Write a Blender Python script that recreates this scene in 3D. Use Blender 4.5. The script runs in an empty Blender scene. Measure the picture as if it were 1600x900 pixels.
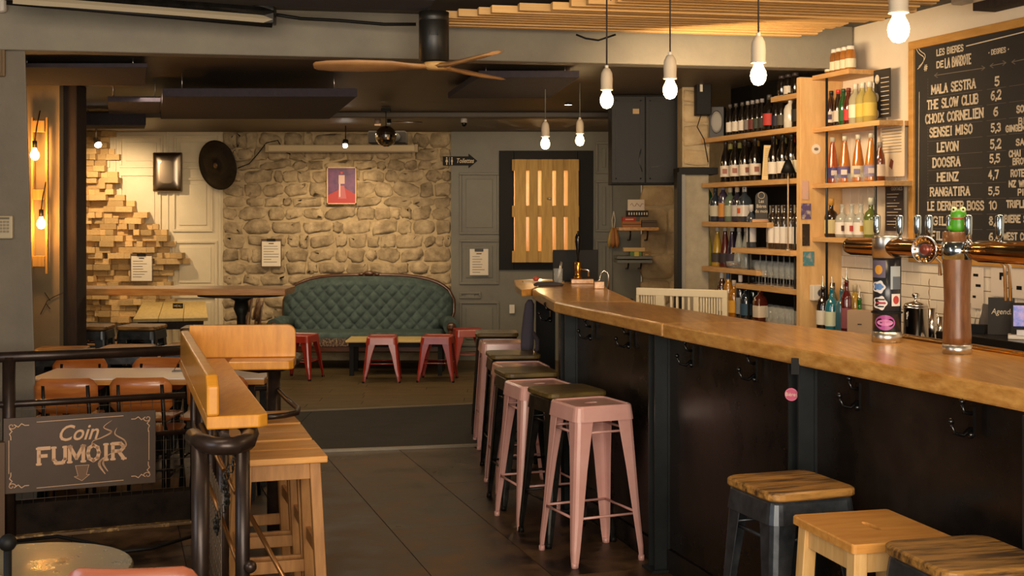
import bpy, math, random
from mathutils import Vector, Matrix
R = random.Random(7)
C = bpy.context.scene.collection
S = bpy.context.scene
PI = math.pi

# ------------------------------------------------------------------ camera, world, light, exposure
H = 1.68                      # eye height
F = 2000.0                    # focal length in pixels of the 1600 px wide frame
cam = bpy.data.objects.new('camera', bpy.data.cameras.new('camera'))
C.objects.link(cam)
cam.location = (0, 0, H)
cam.rotation_euler = (PI/2, 0, 0)
cam.data.sensor_width = 36
cam.data.lens = 36*F/1600
cam.data.shift_y = -114/1600
cam.data.clip_start = 0.05
S.camera = cam
S.view_settings.view_transform = 'Standard'
S.view_settings.look = 'None'
S.view_settings.gamma = 1
S.view_settings.use_curve_mapping = False
S.view_settings.exposure = 0.42

w = bpy.data.worlds.new('world'); S.world = w; w.use_nodes = True
w.node_tree.nodes['Background'].inputs[0].default_value = (1.0, 0.82, 0.62, 1)
w.node_tree.nodes['Background'].inputs[1].default_value = 0.26

def area(name, loc, target, sx, sy, power, col):
    l = bpy.data.lights.new(name, 'AREA'); l.shape = 'RECTANGLE'; l.size = sx; l.size_y = sy
    l.energy = power; l.color = col
    o = bpy.data.objects.new(name, l); C.objects.link(o); o.location = loc
    o.rotation_euler = (Vector(target)-Vector(loc)).to_track_quat('-Z', 'Y').to_euler()
    return o
def spot(name, loc, target, power, col, angle=1.0, blend=0.6, r=0.03):
    l = bpy.data.lights.new(name, 'SPOT'); l.energy = power; l.color = col
    l.spot_size = angle; l.spot_blend = blend; l.shadow_soft_size = r
    o = bpy.data.objects.new(name, l); C.objects.link(o); o.location = loc
    o.rotation_euler = (Vector(target)-Vector(loc)).to_track_quat('-Z', 'Y').to_euler()
    return o
def point(name, loc, power, col, r=0.03):
    l = bpy.data.lights.new(name, 'POINT'); l.energy = power; l.color = col; l.shadow_soft_size = r
    o = bpy.data.objects.new(name, l); C.objects.link(o); o.location = loc
    return o
WARM = (1.0, 0.62, 0.28)
WARM2 = (1.0, 0.72, 0.42)
DAY = (0.78, 0.88, 1.0)
area('front_fill_light', (0.3, -0.8, 1.9), (-0.6, 8, 1.9), 3.6, 2.0, 230, (1.0, 0.86, 0.70))  # warm fill added behind the camera to lift the front of the room
area('side_window_light', (-3.4, 2.6, 1.9), (0.5, 5.5, 0.8), 1.8, 1.2, 26, DAY)
area('bar_ceiling_lamp', (1.9, 4.6, 2.6), (1.9, 5.4, 0.5), 1.5, 0.3, 17, WARM2)
area('left_fill_light', (-1.6, 3.6, 2.75), (-2.2, 7.0, 1.6), 1.2, 0.6, 26, (1.0, .8, .58))  # unseen fill light, added to brighten the column and left side
area('shelf_lamp', (1.1, 7.2, 2.45), (1.9, 8.8, 1.6), 0.8, 0.2, 16, WARM2)
area('smoking_corner_lamp', (-2.1, 8.9, 2.5), (-2.1, 8.9, 0), 1.0, 0.5, 16, (1.0, 0.78, 0.62))
area('back_room_lamp', (-1.2, 12.2, 2.55), (-1.2, 12.6, 0), 2.6, 1.2, 34, WARM2)
area('back_table_lamp', (-3.3, 12.6, 2.5), (-3.3, 12.8, 0), 0.5, 1.0, 16, WARM2)
area('hatch_lamp', (0.5, 12.4, 2.5), (0.4, 14.7, 1.5), 0.5, 0.2, 7, WARM2)

# ------------------------------------------------------------------ pixel helpers (only to read distances off the photograph)
def P(x, y, d):
    return Vector(((x-800)/F*d, d, H-(y-336)/F*d))
def PZ(x, y, z):
    return P(x, y, F*(H-z)/(y-336))
def lin(h):
    h = h.lstrip('#'); v = [int(h[i:i+2], 16)/255 for i in (0, 2, 4)]
    return tuple([(c/12.92 if c <= 0.04045 else ((c+0.055)/1.055)**2.4) for c in v]+[1])

# ------------------------------------------------------------------ materials
MATS = {}
def mat(name, col, rough=0.6, metal=0.0, col2=None, scale=8.0, stretch=(1, 1, 1), rot=(0, 0, 0), bump=0.0, rnd=0.0,
        detail=5, coat=0.0, emit=None, es=0.0, alpha=1.0, spec=0.5, lo=0.35, hi=0.7, trans=0.0, bscale=None, rvar=0.0):
    if name in MATS: return MATS[name]
    m = bpy.data.materials.new(name); m.use_nodes = True
    nt = m.node_tree; N = nt.nodes; L = nt.links
    b = N['Principled BSDF']
    b.inputs['Roughness'].default_value = rough
    b.inputs['Metallic'].default_value = metal
    b.inputs['Base Color'].default_value = lin(col)
    b.inputs['Specular IOR Level'].default_value = spec
    b.inputs['Coat Weight'].default_value = coat
    b.inputs['Coat Roughness'].default_value = 0.15
    b.inputs['Alpha'].default_value = alpha
    b.inputs['Transmission Weight'].default_value = trans
    if emit:
        b.inputs['Emission Color'].default_value = lin(emit); b.inputs['Emission Strength'].default_value = es
    if col2 or bump or rnd or rvar:
        tc = N.new('ShaderNodeTexCoord'); mp = N.new('ShaderNodeMapping')
        L.new(tc.outputs['Object'], mp.inputs['Vector'])
        mp.inputs['Scale'].default_value = stretch; mp.inputs['Rotation'].default_value = rot
        nz = N.new('ShaderNodeTexNoise'); nz.inputs['Scale'].default_value = scale; nz.inputs['Detail'].default_value = detail
        nz.inputs['Roughness'].default_value = 0.62
        oi = N.new('ShaderNodeObjectInfo')
        add = N.new('ShaderNodeVectorMath'); add.operation = 'ADD'
        L.new(mp.outputs['Vector'], add.inputs[0])
        mul = N.new('ShaderNodeMath'); mul.operation = 'MULTIPLY'; mul.inputs[1].default_value = 37.0
        L.new(oi.outputs['Random'], mul.inputs[0]); L.new(mul.outputs[0], add.inputs[1])
        L.new(add.outputs[0], nz.inputs['Vector'])
        out = None
        if col2:
            rp = N.new('ShaderNodeValToRGB')
            rp.color_ramp.elements[0].position = lo; rp.color_ramp.elements[0].color = lin(col)
            rp.color_ramp.elements[1].position = hi; rp.color_ramp.elements[1].color = lin(col2)
            L.new(nz.outputs['Fac'], rp.inputs['Fac']); out = rp.outputs['Color']
        if rnd:
            hs = N.new('ShaderNodeHueSaturation')
            if out: L.new(out, hs.inputs['Color'])
            else: hs.inputs['Color'].default_value = lin(col)
            mr = N.new('ShaderNodeMapRange'); mr.inputs['To Min'].default_value = 1-rnd; mr.inputs['To Max'].default_value = 1+rnd
            L.new(oi.outputs['Random'], mr.inputs['Value']); L.new(mr.outputs[0], hs.inputs['Value']); out = hs.outputs['Color']
        if out: L.new(out, b.inputs['Base Color'])
        if rvar:
            mr = N.new('ShaderNodeMapRange'); mr.inputs['To Min'].default_value = max(0.03, rough-rvar); mr.inputs['To Max'].default_value = rough+rvar
            mr.inputs['From Min'].default_value = .3; mr.inputs['From Max'].default_value = .7
            L.new(nz.outputs['Fac'], mr.inputs['Value']); L.new(mr.outputs[0], b.inputs['Roughness'])
        if bump:
            bp = N.new('ShaderNodeBump'); bp.inputs['Strength'].default_value = bump; bp.inputs['Distance'].default_value = 0.01
            if bscale:
                n2 = N.new('ShaderNodeTexNoise'); n2.inputs['Scale'].default_value = bscale; n2.inputs['Detail'].default_value = 6
                L.new(add.outputs[0], n2.inputs['Vector']); L.new(n2.outputs['Fac'], bp.inputs['Height'])
            else: L.new(nz.outputs['Fac'], bp.inputs['Height'])
            L.new(bp.outputs['Normal'], b.inputs['Normal'])
    MATS[name] = m
    return m
def emis(name, col, st):
    if name in MATS: return MATS[name]
    m = bpy.data.materials.new(name); m.use_nodes = True; nt = m.node_tree
    nt.nodes.clear(); e = nt.nodes.new('ShaderNodeEmission'); o = nt.nodes.new('ShaderNodeOutputMaterial')
    e.inputs[0].default_value = col; e.inputs[1].default_value = st; nt.links.new(e.outputs[0], o.inputs[0])
    MATS[name] = m; return m

def plain(h, rough=0.5, metal=0.0, **k):
    return mat('paint_%s_%d_%d_%s' % (h.strip('#'), int(rough*100), int(metal*100), ''.join(sorted(k))), h, rough, metal, **k)

M = dict(
 oak=mat('oiled_oak', '#a87030', .28, col2='#d8a45a', scale=4, stretch=(9, 1, 9), bump=.03, coat=.4, lo=.3, hi=.72),
 oak_x=mat('oiled_oak_crosswise', '#a06a34', .3, col2='#c89a58', scale=4, stretch=(1, 9, 9), bump=.04, coat=.3),
 oak_dark=mat('oiled_oak_dark', '#7d4c26', .35, col2='#a87040', scale=5, stretch=(1, 5, 5), rot=(0, 0, math.radians(-72)), bump=.1, coat=.25),
 oak_ply=mat('varnished_ply', '#bc781c', .38, col2='#e09c34', scale=6, stretch=(6, 1, 1.2), bump=.05, coat=.4, lo=.25, hi=.8),
 pine=mat('pine', '#c79a5c', .5, col2='#dcb478', scale=5, stretch=(8, 8, 1), bump=.06, rnd=.08),
 pinedark=mat('aged_pine', '#9c6a36', .5, col2='#b88348', scale=5, stretch=(8, 8, 1), bump=.06, rnd=.08),
 pine_top=mat('pine_top', '#c08038', .42, col2='#d89c50', scale=5, stretch=(1, 7, 7), bump=.06, rnd=.06, coat=.15),
 pallet=mat('pallet_pine', '#b08a48', .7, col2='#c8a25c', scale=4, stretch=(10, 10, 1), bump=.12, rnd=.08),
 slat=mat('ceiling_slat_pine', '#dca45c', .6, col2='#f0c884', scale=4, stretch=(1, 12, 12), bump=.08, rnd=.10),
 shelf=mat('shelf_pine', '#bf8f55', .55, col2='#d6aa70', scale=5, stretch=(1, 8, 8), bump=.06, rnd=.05),
 upright=mat('upright_pine', '#c99c62', .6, col2='#ddb57c', scale=3.5, stretch=(5, 5, 1), bump=.06),
 block=mat('mosaic_block', '#a8844e', .8, col2='#dcbc86', scale=9, stretch=(1, 4, 4), bump=.25, rnd=.30),
 stonea=mat('rubble_stone', '#86755a', .9, col2='#c2ad8a', scale=7, bump=.9, rnd=.13, bscale=26),
 mortar=mat('lime_mortar', '#a89472', .95, col2='#c2ae8a', scale=7, bump=.9, bscale=22),
 ashlar=mat('pillar_stone', '#b39870', .9, col2='#cdb48c', scale=8, bump=.7, rnd=.1, bscale=24),
 grey=mat('grey_panelling', '#686458', .5, col2='#727062', scale=3, bump=.05),
 greydark=mat('anthracite_wall', '#4d4f4c', .6, col2='#565853', scale=3, bump=.05),
 beam=mat('grey_beam_paint', '#80796b', .75, col2='#8b8472', scale=4, bump=.2, bscale=30),
 column=mat('grey_column_paint', '#70675a', .8, col2='#7b7162', scale=3, bump=.2, bscale=30),
 cream=mat('cream_panel_paint', '#cdbfa0', .6, col2='#d8caad', scale=3, bump=.05),
 white=mat('white_wall_paint', '#e3d2b8', .85, col2='#e8dac2', scale=3, bump=.1, bscale=40),
 plaster=mat('pillar_plaster', '#9d9078', .9, col2='#aea086', scale=12, bump=.3, bscale=40),
 yellowwall=mat('ochre_wall', '#8a7a5c', .85, col2='#96866a', scale=4, bump=.1),
 ceil=mat('dark_ceiling', '#54483a', .5, col2='#5e5140', scale=2.5, bump=.1),
 ceilf=mat('front_ceiling', '#4c4940', .8, col2='#56524a', scale=2.5, bump=.3),
 acoustic=mat('acoustic_panel_felt', '#332d33', .95, col2='#3c353b', scale=30, bump=.1),
 timber=mat('dark_timber', '#2b2019', .8, col2='#382b21', scale=6, stretch=(6, 6, 1), bump=.3),
 tile_floor=mat('worn_floor_tile', '#1d150e', .42, col2='#6a5036', scale=3.4, bump=.3, rnd=.08, rvar=.16, spec=.25, lo=.40, hi=.66, detail=9),
 grout=mat('floor_joint', '#1c1713', .9),
 mat=mat('dark_floor_covering', '#1c1b1c', .7, spec=.2, col2='#292828', scale=5, bump=.1, rnd=.04),
 plank=mat('laminate_plank', '#43381f', .5, spec=.3, col2='#5a4b32', scale=4, stretch=(1, 8, 1), bump=.05, rnd=.06),
 steel=mat('blackened_steel', '#1c1917', .32, metal=.5, col2='#352b25', scale=2.2, bump=.08, rvar=.14, detail=8, bscale=14),
 steelpost=mat('painted_steel_post', '#232627', .4, metal=.4, col2='#2e3233', scale=5, bump=.05),
 black=mat('black_paint', '#0c0a08', .6, spec=.25),
 blackgloss=mat('black_gloss', '#0c0b0b', .18),
 blackmetal=mat('black_metal', '#22211f', .35, metal=.6, col2='#33302c', scale=20, rvar=.1),
 gunmetal=mat('gunmetal', '#3d4146', .36, metal=.7, col2='#55595e', scale=14, rvar=.1),
 tubes=mat('brown_black_tube', '#2a201b', .34, metal=.4, col2='#3b2c24', scale=14, bump=.05),
 brass=mat('brass', '#c08a3a', .25, metal=.95),
 rod=mat('bronze_rod', '#8a5f35', .35, metal=.7),
 pink=mat('pink_enamel', '#d29c92', .26, col2='#dcaaa0', scale=5, coat=.5, rnd=.03),
 red=mat('red_enamel', '#8c2418', .3, col2='#9a2e20', scale=5, coat=.4, rnd=.1),
 seatwood=mat('worn_stool_wood', '#452d14', .5, col2='#a87838', lo=.38, hi=.6, scale=5, stretch=(1, 7, 7), bump=.35, rnd=.08, coat=.1),
 seatdark=mat('dark_stool_wood', '#4a3a1c', .45, col2='#7a6430', scale=6, stretch=(1, 6, 6), bump=.3, rnd=.06, coat=.15),
 chairply=mat('chair_plywood', '#a85c28', .35, col2='#c47838', scale=4, stretch=(1, 8, 8), coat=.4, rnd=.05),
 chairply_pale=mat('chair_plywood_pinkish', '#90492f', .35, col2='#a86448', scale=4, stretch=(1, 8, 8), coat=.4),
 chairbrown=mat('dark_chair_wood', '#4e3420', .4, col2='#694830', scale=5, stretch=(6, 6, 1), coat=.2, rnd=.06),
 velvet=mat('green_velvet', '#3a4747', .85, spec=.2, col2='#4e5e5b', scale=14, bump=.1),
 mahog=mat('mahogany', '#3f2415', .3, col2='#5a3620', scale=8, stretch=(1, 6, 6), coat=.5),
 fringe=mat('patterned_fringe', '#4d332b', .9, col2='#9c8a72', scale=60, lo=.45, hi=.6),
 yellowtop=mat('yellow_tabletop', '#b99c58', .5, col2='#ccb06c', scale=5, stretch=(8, 1, 8), bump=.05, rnd=.04),
 whitetop=mat('white_laminate', '#f0e4dc', .3, coat=.3),
 chrome=mat('chrome', '#d8d4d0', .16, metal=1.0),
 brushed=mat('brushed_steel', '#d0ccc6', .32, metal=1.0),
 copper=mat('polished_copper', '#b08a5e', .14, metal=1.0),
 tapwood=mat('tap_column_wood', '#583216', .4, col2='#85562f', scale=6, stretch=(6, 6, 1), bump=.1, coat=.2),
 tile=mat('glazed_white_tile', '#e6d8c2', .16, col2='#ece0cc', scale=3, coat=.5, rnd=.03),
 chalk=mat('chalk_slate', '#24211e', .75, col2='#302c28', scale=3, rvar=.05),
 chalkline=mat('chalk_white', '#d8c8ac', .9),
 chalkgrey=mat('chalk_faded', '#756a5c', .9),
 framewood=mat('board_frame_oak', '#b8843c', .5, col2='#cc984e', scale=5, stretch=(1, 6, 6), bump=.05),
 paper=mat('paper', '#e0d4c0', .8),
 papertan=mat('tan_paper', '#c8a878', .8),
 glassc=mat('clear_glass', '#dde4e0', .05, alpha=.16, coat=.6, spec=.8),
 glasspane=mat('window_pane', '#c8c0a8', .08, alpha=.25),
 whiteplastic=mat('white_plastic', '#d8cfc0', .4),
 galv=mat('worn_zinc', '#6f6a55', .35, metal=.55, col2='#98937a', scale=7, rvar=.15, detail=9, bump=.1),
 wire=mat('wire', '#6a5a4a', .5, metal=.6),
)
BULB = emis('bulb_glow', (1.0, 0.66, 0.30, 1), 30)
BULBO = emis('amber_bulb_glow', (1.0, 0.48, 0.12, 1), 30)
SPOTG = emis('spot_glow', (1.0, 0.93, 0.80, 1), 30)

# ------------------------------------------------------------------ mesh builder
class MB:
    def __init__(s): s.v = []; s.f = []; s.sm = []
    def add(s, vs, fs, smooth=False):
        n = len(s.v); s.v += [tuple(v) for v in vs]
        s.f += [tuple(i+n for i in f) for f in fs]; s.sm += [smooth]*len(fs); return s
    def box(s, c, d, rz=0.0, rx=0.0, ry=0.0):
        m = Matrix.Translation(c) @ Matrix.Rotation(rz, 4, 'Z') @ Matrix.Rotation(ry, 4, 'Y') @ Matrix.Rotation(rx, 4, 'X')
        vs = [m @ Vector((a*d[0]/2, b*d[1]/2, e*d[2]/2)) for e in (-1, 1) for b in (-1, 1) for a in (-1, 1)]
        return s.add(vs, [(0, 2, 3, 1), (4, 5, 7, 6), (0, 1, 5, 4), (2, 6, 7, 3), (0, 4, 6, 2), (1, 3, 7, 5)])
    def b2(s, x0, x1, y0, y1, z0, z1):
        return s.box(((x0+x1)/2, (y0+y1)/2, (z0+z1)/2), (abs(x1-x0), abs(y1-y0), abs(z1-z0)))
    def rings(s, rs, cap0=True, cap1=True, smooth=True, closed=False):
        n = len(rs[0]); vs = [p for r in rs for p in r]; fs = []
        k = len(rs)
        for i in range(k-1 if not closed else k):
            a = i*n; b = ((i+1) % k)*n
            for j in range(n): fs.append((a+j, a+(j+1) % n, b+(j+1) % n, b+j))
        s.add(vs, fs, smooth)
        if not closed:
            o = len(s.v)-len(vs)
            if cap0: s.f.append(tuple(o+j for j in reversed(range(n)))); s.sm.append(False)
            if cap1: s.f.append(tuple(o+(k-1)*n+j for j in range(n))); s.sm.append(False)
        return s
    def cyl(s, p0, p1, r0, r1=None, n=12, smooth=True):
        return s.tube([p0, p1], [r0, r0 if r1 is None else r1], n, smooth)
    def tube(s, pts, r, n=8, smooth=True, closed=False):
        pts = [Vector(p) for p in pts]; k = len(pts); rs = []
        if not isinstance(r, (list, tuple)): r = [r]*k
        up = None
        for i, p in enumerate(pts):
            if closed: t = pts[(i+1) % k]-pts[i-1]
            else: t = pts[min(i+1, k-1)]-pts[max(i-1, 0)]
            t.normalize()
            if up is None:
                up = Vector((0, 0, 1)) if abs(t.z) < .9 else Vector((1, 0, 0))
            a = t.cross(up); 
            if a.length < 1e-5: a = t.cross(Vector((0, 1, 0)))
            a.normalize(); b = a.cross(t); up = b
            rs.append([p+a*math.cos(2*PI*j/n)*r[i]+b*math.sin(2*PI*j/n)*r[i] for j in range(n)])
        return s.rings(rs, smooth=smooth, closed=closed)
    def lathe(s, prof, c=(0, 0, 0), n=16, smooth=True, cap0=True, cap1=True):
        rs = [[(c[0]+max(r, 1e-4)*math.cos(2*PI*j/n), c[1]+max(r, 1e-4)*math.sin(2*PI*j/n), c[2]+z) for j in range(n)] for r, z in prof]
        return s.rings(rs, cap0, cap1, smooth)
    def prism(s, poly, z0, z1):
        n = len(poly)
        vs = [(x, y, z0) for x, y in poly]+[(x, y, z1) for x, y in poly]
        fs = [tuple(reversed(range(n))), tuple(range(n, 2*n))]+[(i, (i+1) % n, n+(i+1) % n, n+i) for i in range(n)]
        return s.add(vs, fs)
    def prismy(s, poly, y0, y1):          # polygon in x,z extruded along y
        n = len(poly)
        vs = [(x, y0, z) for x, z in poly]+[(x, y1, z) for x, z in poly]
        fs = [tuple(range(n)), tuple(reversed(range(n, 2*n)))]+[(i, n+i, n+(i+1) % n, (i+1) % n) for i in range(n)]
        return s.add(vs, fs)
    def ball(s, c, r, n=12, m=8, sc=(1, 1, 1)):
        rs = []
        for i in range(m+1):
            t = PI*i/m; rr = max(math.sin(t)*r, 1e-4)
            rs.append([(c[0]+rr*math.cos(2*PI*j/n)*sc[0], c[1]+rr*math.sin(2*PI*j/n)*sc[1], c[2]-math.cos(t)*r*sc[2]) for j in range(n)])
        return s.rings(rs)
    def mesh(s, name):
        me = bpy.data.meshes.new(name); me.from_pydata([tuple(v) for v in s.v], [], s.f)
        me.polygons.foreach_set('use_smooth', s.sm); me.update(); return me
    def build(s, name, m, parent=None, bevel=0, loc=None, rz=None, label=None, kind=None):
        me = s.mesh(name); me.materials.append(M[m] if isinstance(m, str) else m)
        o = bpy.data.objects.new(name, me); C.objects.link(o)
        if parent: o.parent = parent
        if loc is not None: o.location = loc
        if rz is not None: o.rotation_euler = (0, 0, rz)
        if bevel:
            md = o.modifiers.new('bevel', 'BEVEL'); md.width = bevel; md.segments = 2; md.limit_method = 'ANGLE'
        if label: o['label'] = label
        if kind: o['kind'] = kind
        return o
def thing(name, loc, rz=0, label='', cat='', group=None):
    o = bpy.data.objects.new(name, None); C.objects.link(o); o.empty_display_size = .1
    o.location = loc; o.rotation_euler = (0, 0, rz)
    return tag(o, label, cat, group)
def tag(o, label, cat, group=None):
    o['label'] = label; o['category'] = cat
    if group: o['group'] = group
    return o
def struct(o): o['kind'] = 'structure'; return o
def dup(root, loc=None, rz=None, label=None, group=None):
    r = root.copy(); C.objects.link(r)
    if loc is not None: r.location = loc
    if rz is not None: r.rotation_euler = (0, 0, rz)
    if label: r['label'] = label
    if group: r['group'] = group
    for ch in list(root.children):
        c = ch.copy(); C.objects.link(c); c.parent = r
        for g in list(ch.children):
            d = g.copy(); C.objects.link(d); d.parent = c
    return r
def inst(proto, name, parent, loc=(0, 0, 0), rot=(0, 0, 0), sc=(1, 1, 1), m=None):
    o = bpy.data.objects.new(name, proto); C.objects.link(o); o.parent = parent
    o.location = loc; o.rotation_euler = rot; o.scale = sc
    return o
UNIT = {}
def unit(m):
    k = m if isinstance(m, str) else m.name
    if k not in UNIT:
        me = MB().box((0, 0, 0), (1, 1, 1)).mesh('unit_'+k); me.materials.append(M[m] if isinstance(m, str) else m); UNIT[k] = me
    return UNIT[k]
ORD = ['first', 'second', 'third', 'fourth', 'fifth', 'sixth', 'seventh', 'eighth', 'ninth', 'tenth', 'eleventh', 'twelfth',
       'thirteenth', 'fourteenth', 'fifteenth', 'sixteenth', 'seventeenth', 'eighteenth']

# ------------------------------------------------------------------ brush lettering (own stroke alphabet)
G = {
'A': [[(0,0),(2,6),(4,0)],[(.8,2),(3.2,2)]], 'B': [[(0,0),(0,6),(2.6,6),(3.5,5.2),(3.5,3.9),(2.6,3.2),(0,3.2)],[(2.6,3.2),(3.8,2.3),(3.8,.9),(2.8,0),(0,0)]],
'C': [[(3.8,4.8),(3,5.8),(1.5,6),(.3,4.8),(0,3),(.3,1.2),(1.5,0),(3,.2),(3.8,1.2)]],
'D': [[(0,0),(0,6),(2.2,6),(3.6,4.8),(3.9,3),(3.6,1.2),(2.2,0),(0,0)]], 'E': [[(3.4,6),(0,6),(0,0),(3.4,0)],[(0,3.1),(2.6,3.1)]],
'F': [[(3.6,6),(0,6),(0,0)],[(0,3.1),(2.6,3.1)]], 'G': [[(3.8,4.8),(3,5.8),(1.5,6),(.3,4.8),(0,3),(.3,1.2),(1.5,0),(3,.2),(3.8,1.2),(3.8,2.8),(2.2,2.8)]],
'H': [[(0,0),(0,6)],[(4,0),(4,6)],[(0,3),(4,3)]], 'I': [[(.9,0),(.9,6)]], 'J': [[(3,6),(3,1.2),(2,0),(.6,.2),(0,1.4)]],
'K': [[(0,0),(0,6)],[(3.8,6),(0,2.6)],[(1.4,3.6),(4,0)]], 'L': [[(0,6),(0,0),(3.4,0)]], 'M': [[(0,0),(0,6),(2.4,1.4),(4.8,6),(4.8,0)]],
'N': [[(0,0),(0,6),(4,0),(4,6)]], 'O': [[(2,6),(.5,5),(0,3),(.5,1),(2,0),(3.5,1),(4,3),(3.5,5),(2,6)]],
'P': [[(0,0),(0,6),(2.8,6),(3.7,5),(3.7,3.9),(2.8,2.9),(0,2.9)]], 'Q': [[(2,6),(.5,5),(0,3),(.5,1),(2,0),(3.5,1),(4,3),(3.5,5),(2,6)],[(2.4,1.6),(4,-.4)]],
'R': [[(0,0),(0,6),(2.8,6),(3.7,5),(3.7,4.1),(2.8,3.1),(0,3.1)],[(2,3.1),(4,0)]],
'S': [[(3.5,5),(2.8,5.9),(1.2,6),(.2,5),(.4,3.8),(3.2,2.4),(3.7,1.2),(2.8,.1),(1,0),(0,1)]], 'T': [[(0,6),(4,6)],[(2,6),(2,0)]],
'U': [[(0,6),(0,1.4),(1,0),(3,0),(4,1.4),(4,6)]], 'V': [[(0,6),(2,0),(4,6)]], 'W': [[(0,6),(1.3,0),(2.6,5),(3.9,0),(5.2,6)]],
'X': [[(0,0),(4,6)],[(0,6),(4,0)]], 'Y': [[(0,6),(2,3),(4,6)],[(2,3),(2,0)]], 'Z': [[(0,6),(3.8,6),(0,0),(3.8,0)]],
'0': [[(1.6,6),(.3,5),(0,3),(.3,1),(1.6,0),(2.9,1),(3.2,3),(2.9,5),(1.6,6)]], '1': [[(0,4.8),(1.2,6),(1.2,0)]],
'2': [[(0,4.8),(1,6),(2.6,6),(3.4,4.8),(3,3.4),(0,0),(3.6,0)]], '3': [[(0,5.2),(1.4,6),(3,5.4),(3,3.8),(1.4,3.2),(3.2,2.4),(3.2,.8),(1.6,0),(0,.8)]],
'4': [[(2.4,0),(2.4,6),(0,2),(3.6,2)]], '5': [[(3.2,6),(.4,6),(.2,3.4),(2.2,3.7),(3.4,2.4),(3,.7),(1.4,0),(0,.8)]],
'6': [[(3,5.6),(1.4,5.4),(.2,3.4),(0,1.6),(1.2,0),(2.8,.4),(3.4,1.8),(2.6,3.2),(.9,3.2),(.1,2.2)]], '7': [[(0,6),(3.6,6),(1.4,0)]],
'8': [[(1.6,3.2),(.3,4.4),(.8,5.8),(2.4,5.8),(2.9,4.4),(1.6,3.2),(0,1.6),(.7,.1),(2.5,.1),(3.2,1.6),(1.6,3.2)]], ',': [[(.8,.6),(.2,-1)]],
'.': [[(.3,0),(.3,.5)]], '#': [[(1,0),(1.6,6)],[(2.8,0),(3.4,6)],[(0,2),(4,2)],[(.3,4),(4.3,4)]], '-': [[(0,3),(2,3)]], '*': [[(.3,2.6),(.9,3.2)]],
}
def gw(ch): return 2.4 if ch == ' ' else 1.8 if ch == 'I' else max(p[0] for st in G[ch] for p in st)
def seg2(mb, a, b, t, y):
    a = Vector(a); b = Vector(b); d = b-a
    if d.length < 1e-7: return
    d.normalize(); n = Vector((-d.y, d.x))*t/2; e = d*t*.35
    q = [a-e+n, a-e-n, b+e-n, b+e+n]
    mb.add([(p.x, y, p.y) for p in q], [(0, 1, 2, 3)])
def letters(mb, text, u0, z0, width, hgt, t=.8, serif=True, y=0.0, slope=0.0, gap=1.3, italic=0.0):
    tot = sum(gw(c) for c in text)+gap*(len(text)-1)
    su = width/tot; sv = hgt/6; x = 0
    for c in text:
        if c != ' ':
            for st in G[c]:
                pt = [(u0+(x+p[0]+p[1]*italic)*su, z0+p[1]*sv+(x+p[0])*su*slope) for p in st]
                for a, b in zip(pt[:-1], pt[1:]): seg2(mb, a, b, t*min(su, sv), y)
                if serif:
                    for i, p in enumerate(st):
                        if p[1] in (0, 6):
                            for j in (i-1, i+1):
                                if 0 <= j < len(st) and abs(st[j][0]-p[0]) < 1.4*abs(st[j][1]-p[1])*.6+.01 and abs(st[j][1]-p[1]) > 1:
                                    q = pt[i]; seg2(mb, (q[0]-.75*su, q[1]), (q[0]+.75*su, q[1]), t*.55*sv, y-.0001)
        x += gw(c)+gap
def textobj(name, body, size, m, parent, loc, rot=(PI/2, 0, 0), align='CENTER', shear=0.0, off=0.0, ext=.0006, sx=1.0):
    cu = bpy.data.curves.new(name, 'FONT'); cu.body = body; cu.size = size; cu.align_x = align; cu.align_y = 'CENTER'
    cu.shear = shear; cu.offset = off; cu.extrude = ext; cu.resolution_u = 3
    cu.materials.append(M[m] if isinstance(m, str) else m)
    t_ = bpy.data.objects.new(name, cu); C.objects.link(t_); bpy.context.view_layer.update()
    me = bpy.data.meshes.new_from_object(t_.evaluated_get(bpy.context.evaluated_depsgraph_get())); bpy.data.objects.remove(t_)
    o = bpy.data.objects.new(name, me); C.objects.link(o); o.parent = parent; o.location = loc; o.rotation_euler = rot
    o.scale = (sx, 1, 1)
    return o
# ================================================================== STRUCTURE
UX = Vector((.2970, -.9549, 0)); UN = Vector((-.9549, -.2970, 0)); WRZ = math.atan2(-.9549, .2970)
WC = 4.7                                            # right wall: X + .311 Y = WC
def wp(x, y, off=0.0):
    d = (WC-off*1.0472)/(.311+(x-800)/F)
    return P(x, y, d)
def wline(Y, off=0.0): return Vector((WC-off*1.0472-.311*Y, Y, 0))
# --- floor
base = struct(MB().b2(-5.3, 5.2, -1.2, 15, -.12, -.006).build('floor', 'grout'))
ex = Vector((.9549, .2970, 0)); ey = Vector((-.2970, .9549, 0))
tm = MB().box((0, 0, 0), (.535, 2.1585, .012)).mesh('floor_tile'); tm.materials.append(M['tile_floor'])
rzf = math.atan2(.2970, .9549)
for i in range(-9, 9):
    for j in range(0, 7):
        a = 1.411+.54*(i+.5); b = 1.3+2.16*(j+.5*(i % 2))
        c = ex*a+ey*b
        if -3.7 < c.x < 2.6 and 2.6 < c.y < 10.2 and c.x < 2.3-.3*(c.y-6):
            inst(tm, 'floor_tile', base, (c.x, c.y, -.006), (0, 0, rzf))
def nearl(X): return 9.08+.2*(X+1.34)
def farl(X): return 10.87+.28*(X+1.79)
pts = [-5.1, -3.4, -1.7, -.2, 1.3]
for a, b in zip(pts[:-1], pts[1:]):
    MB().prism([(a+.002, nearl(a)), (b-.002, nearl(b)), (b-.002, farl(b)), (a+.002, farl(a))], -.005, .010).build('floor_panel', 'mat', base)
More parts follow.
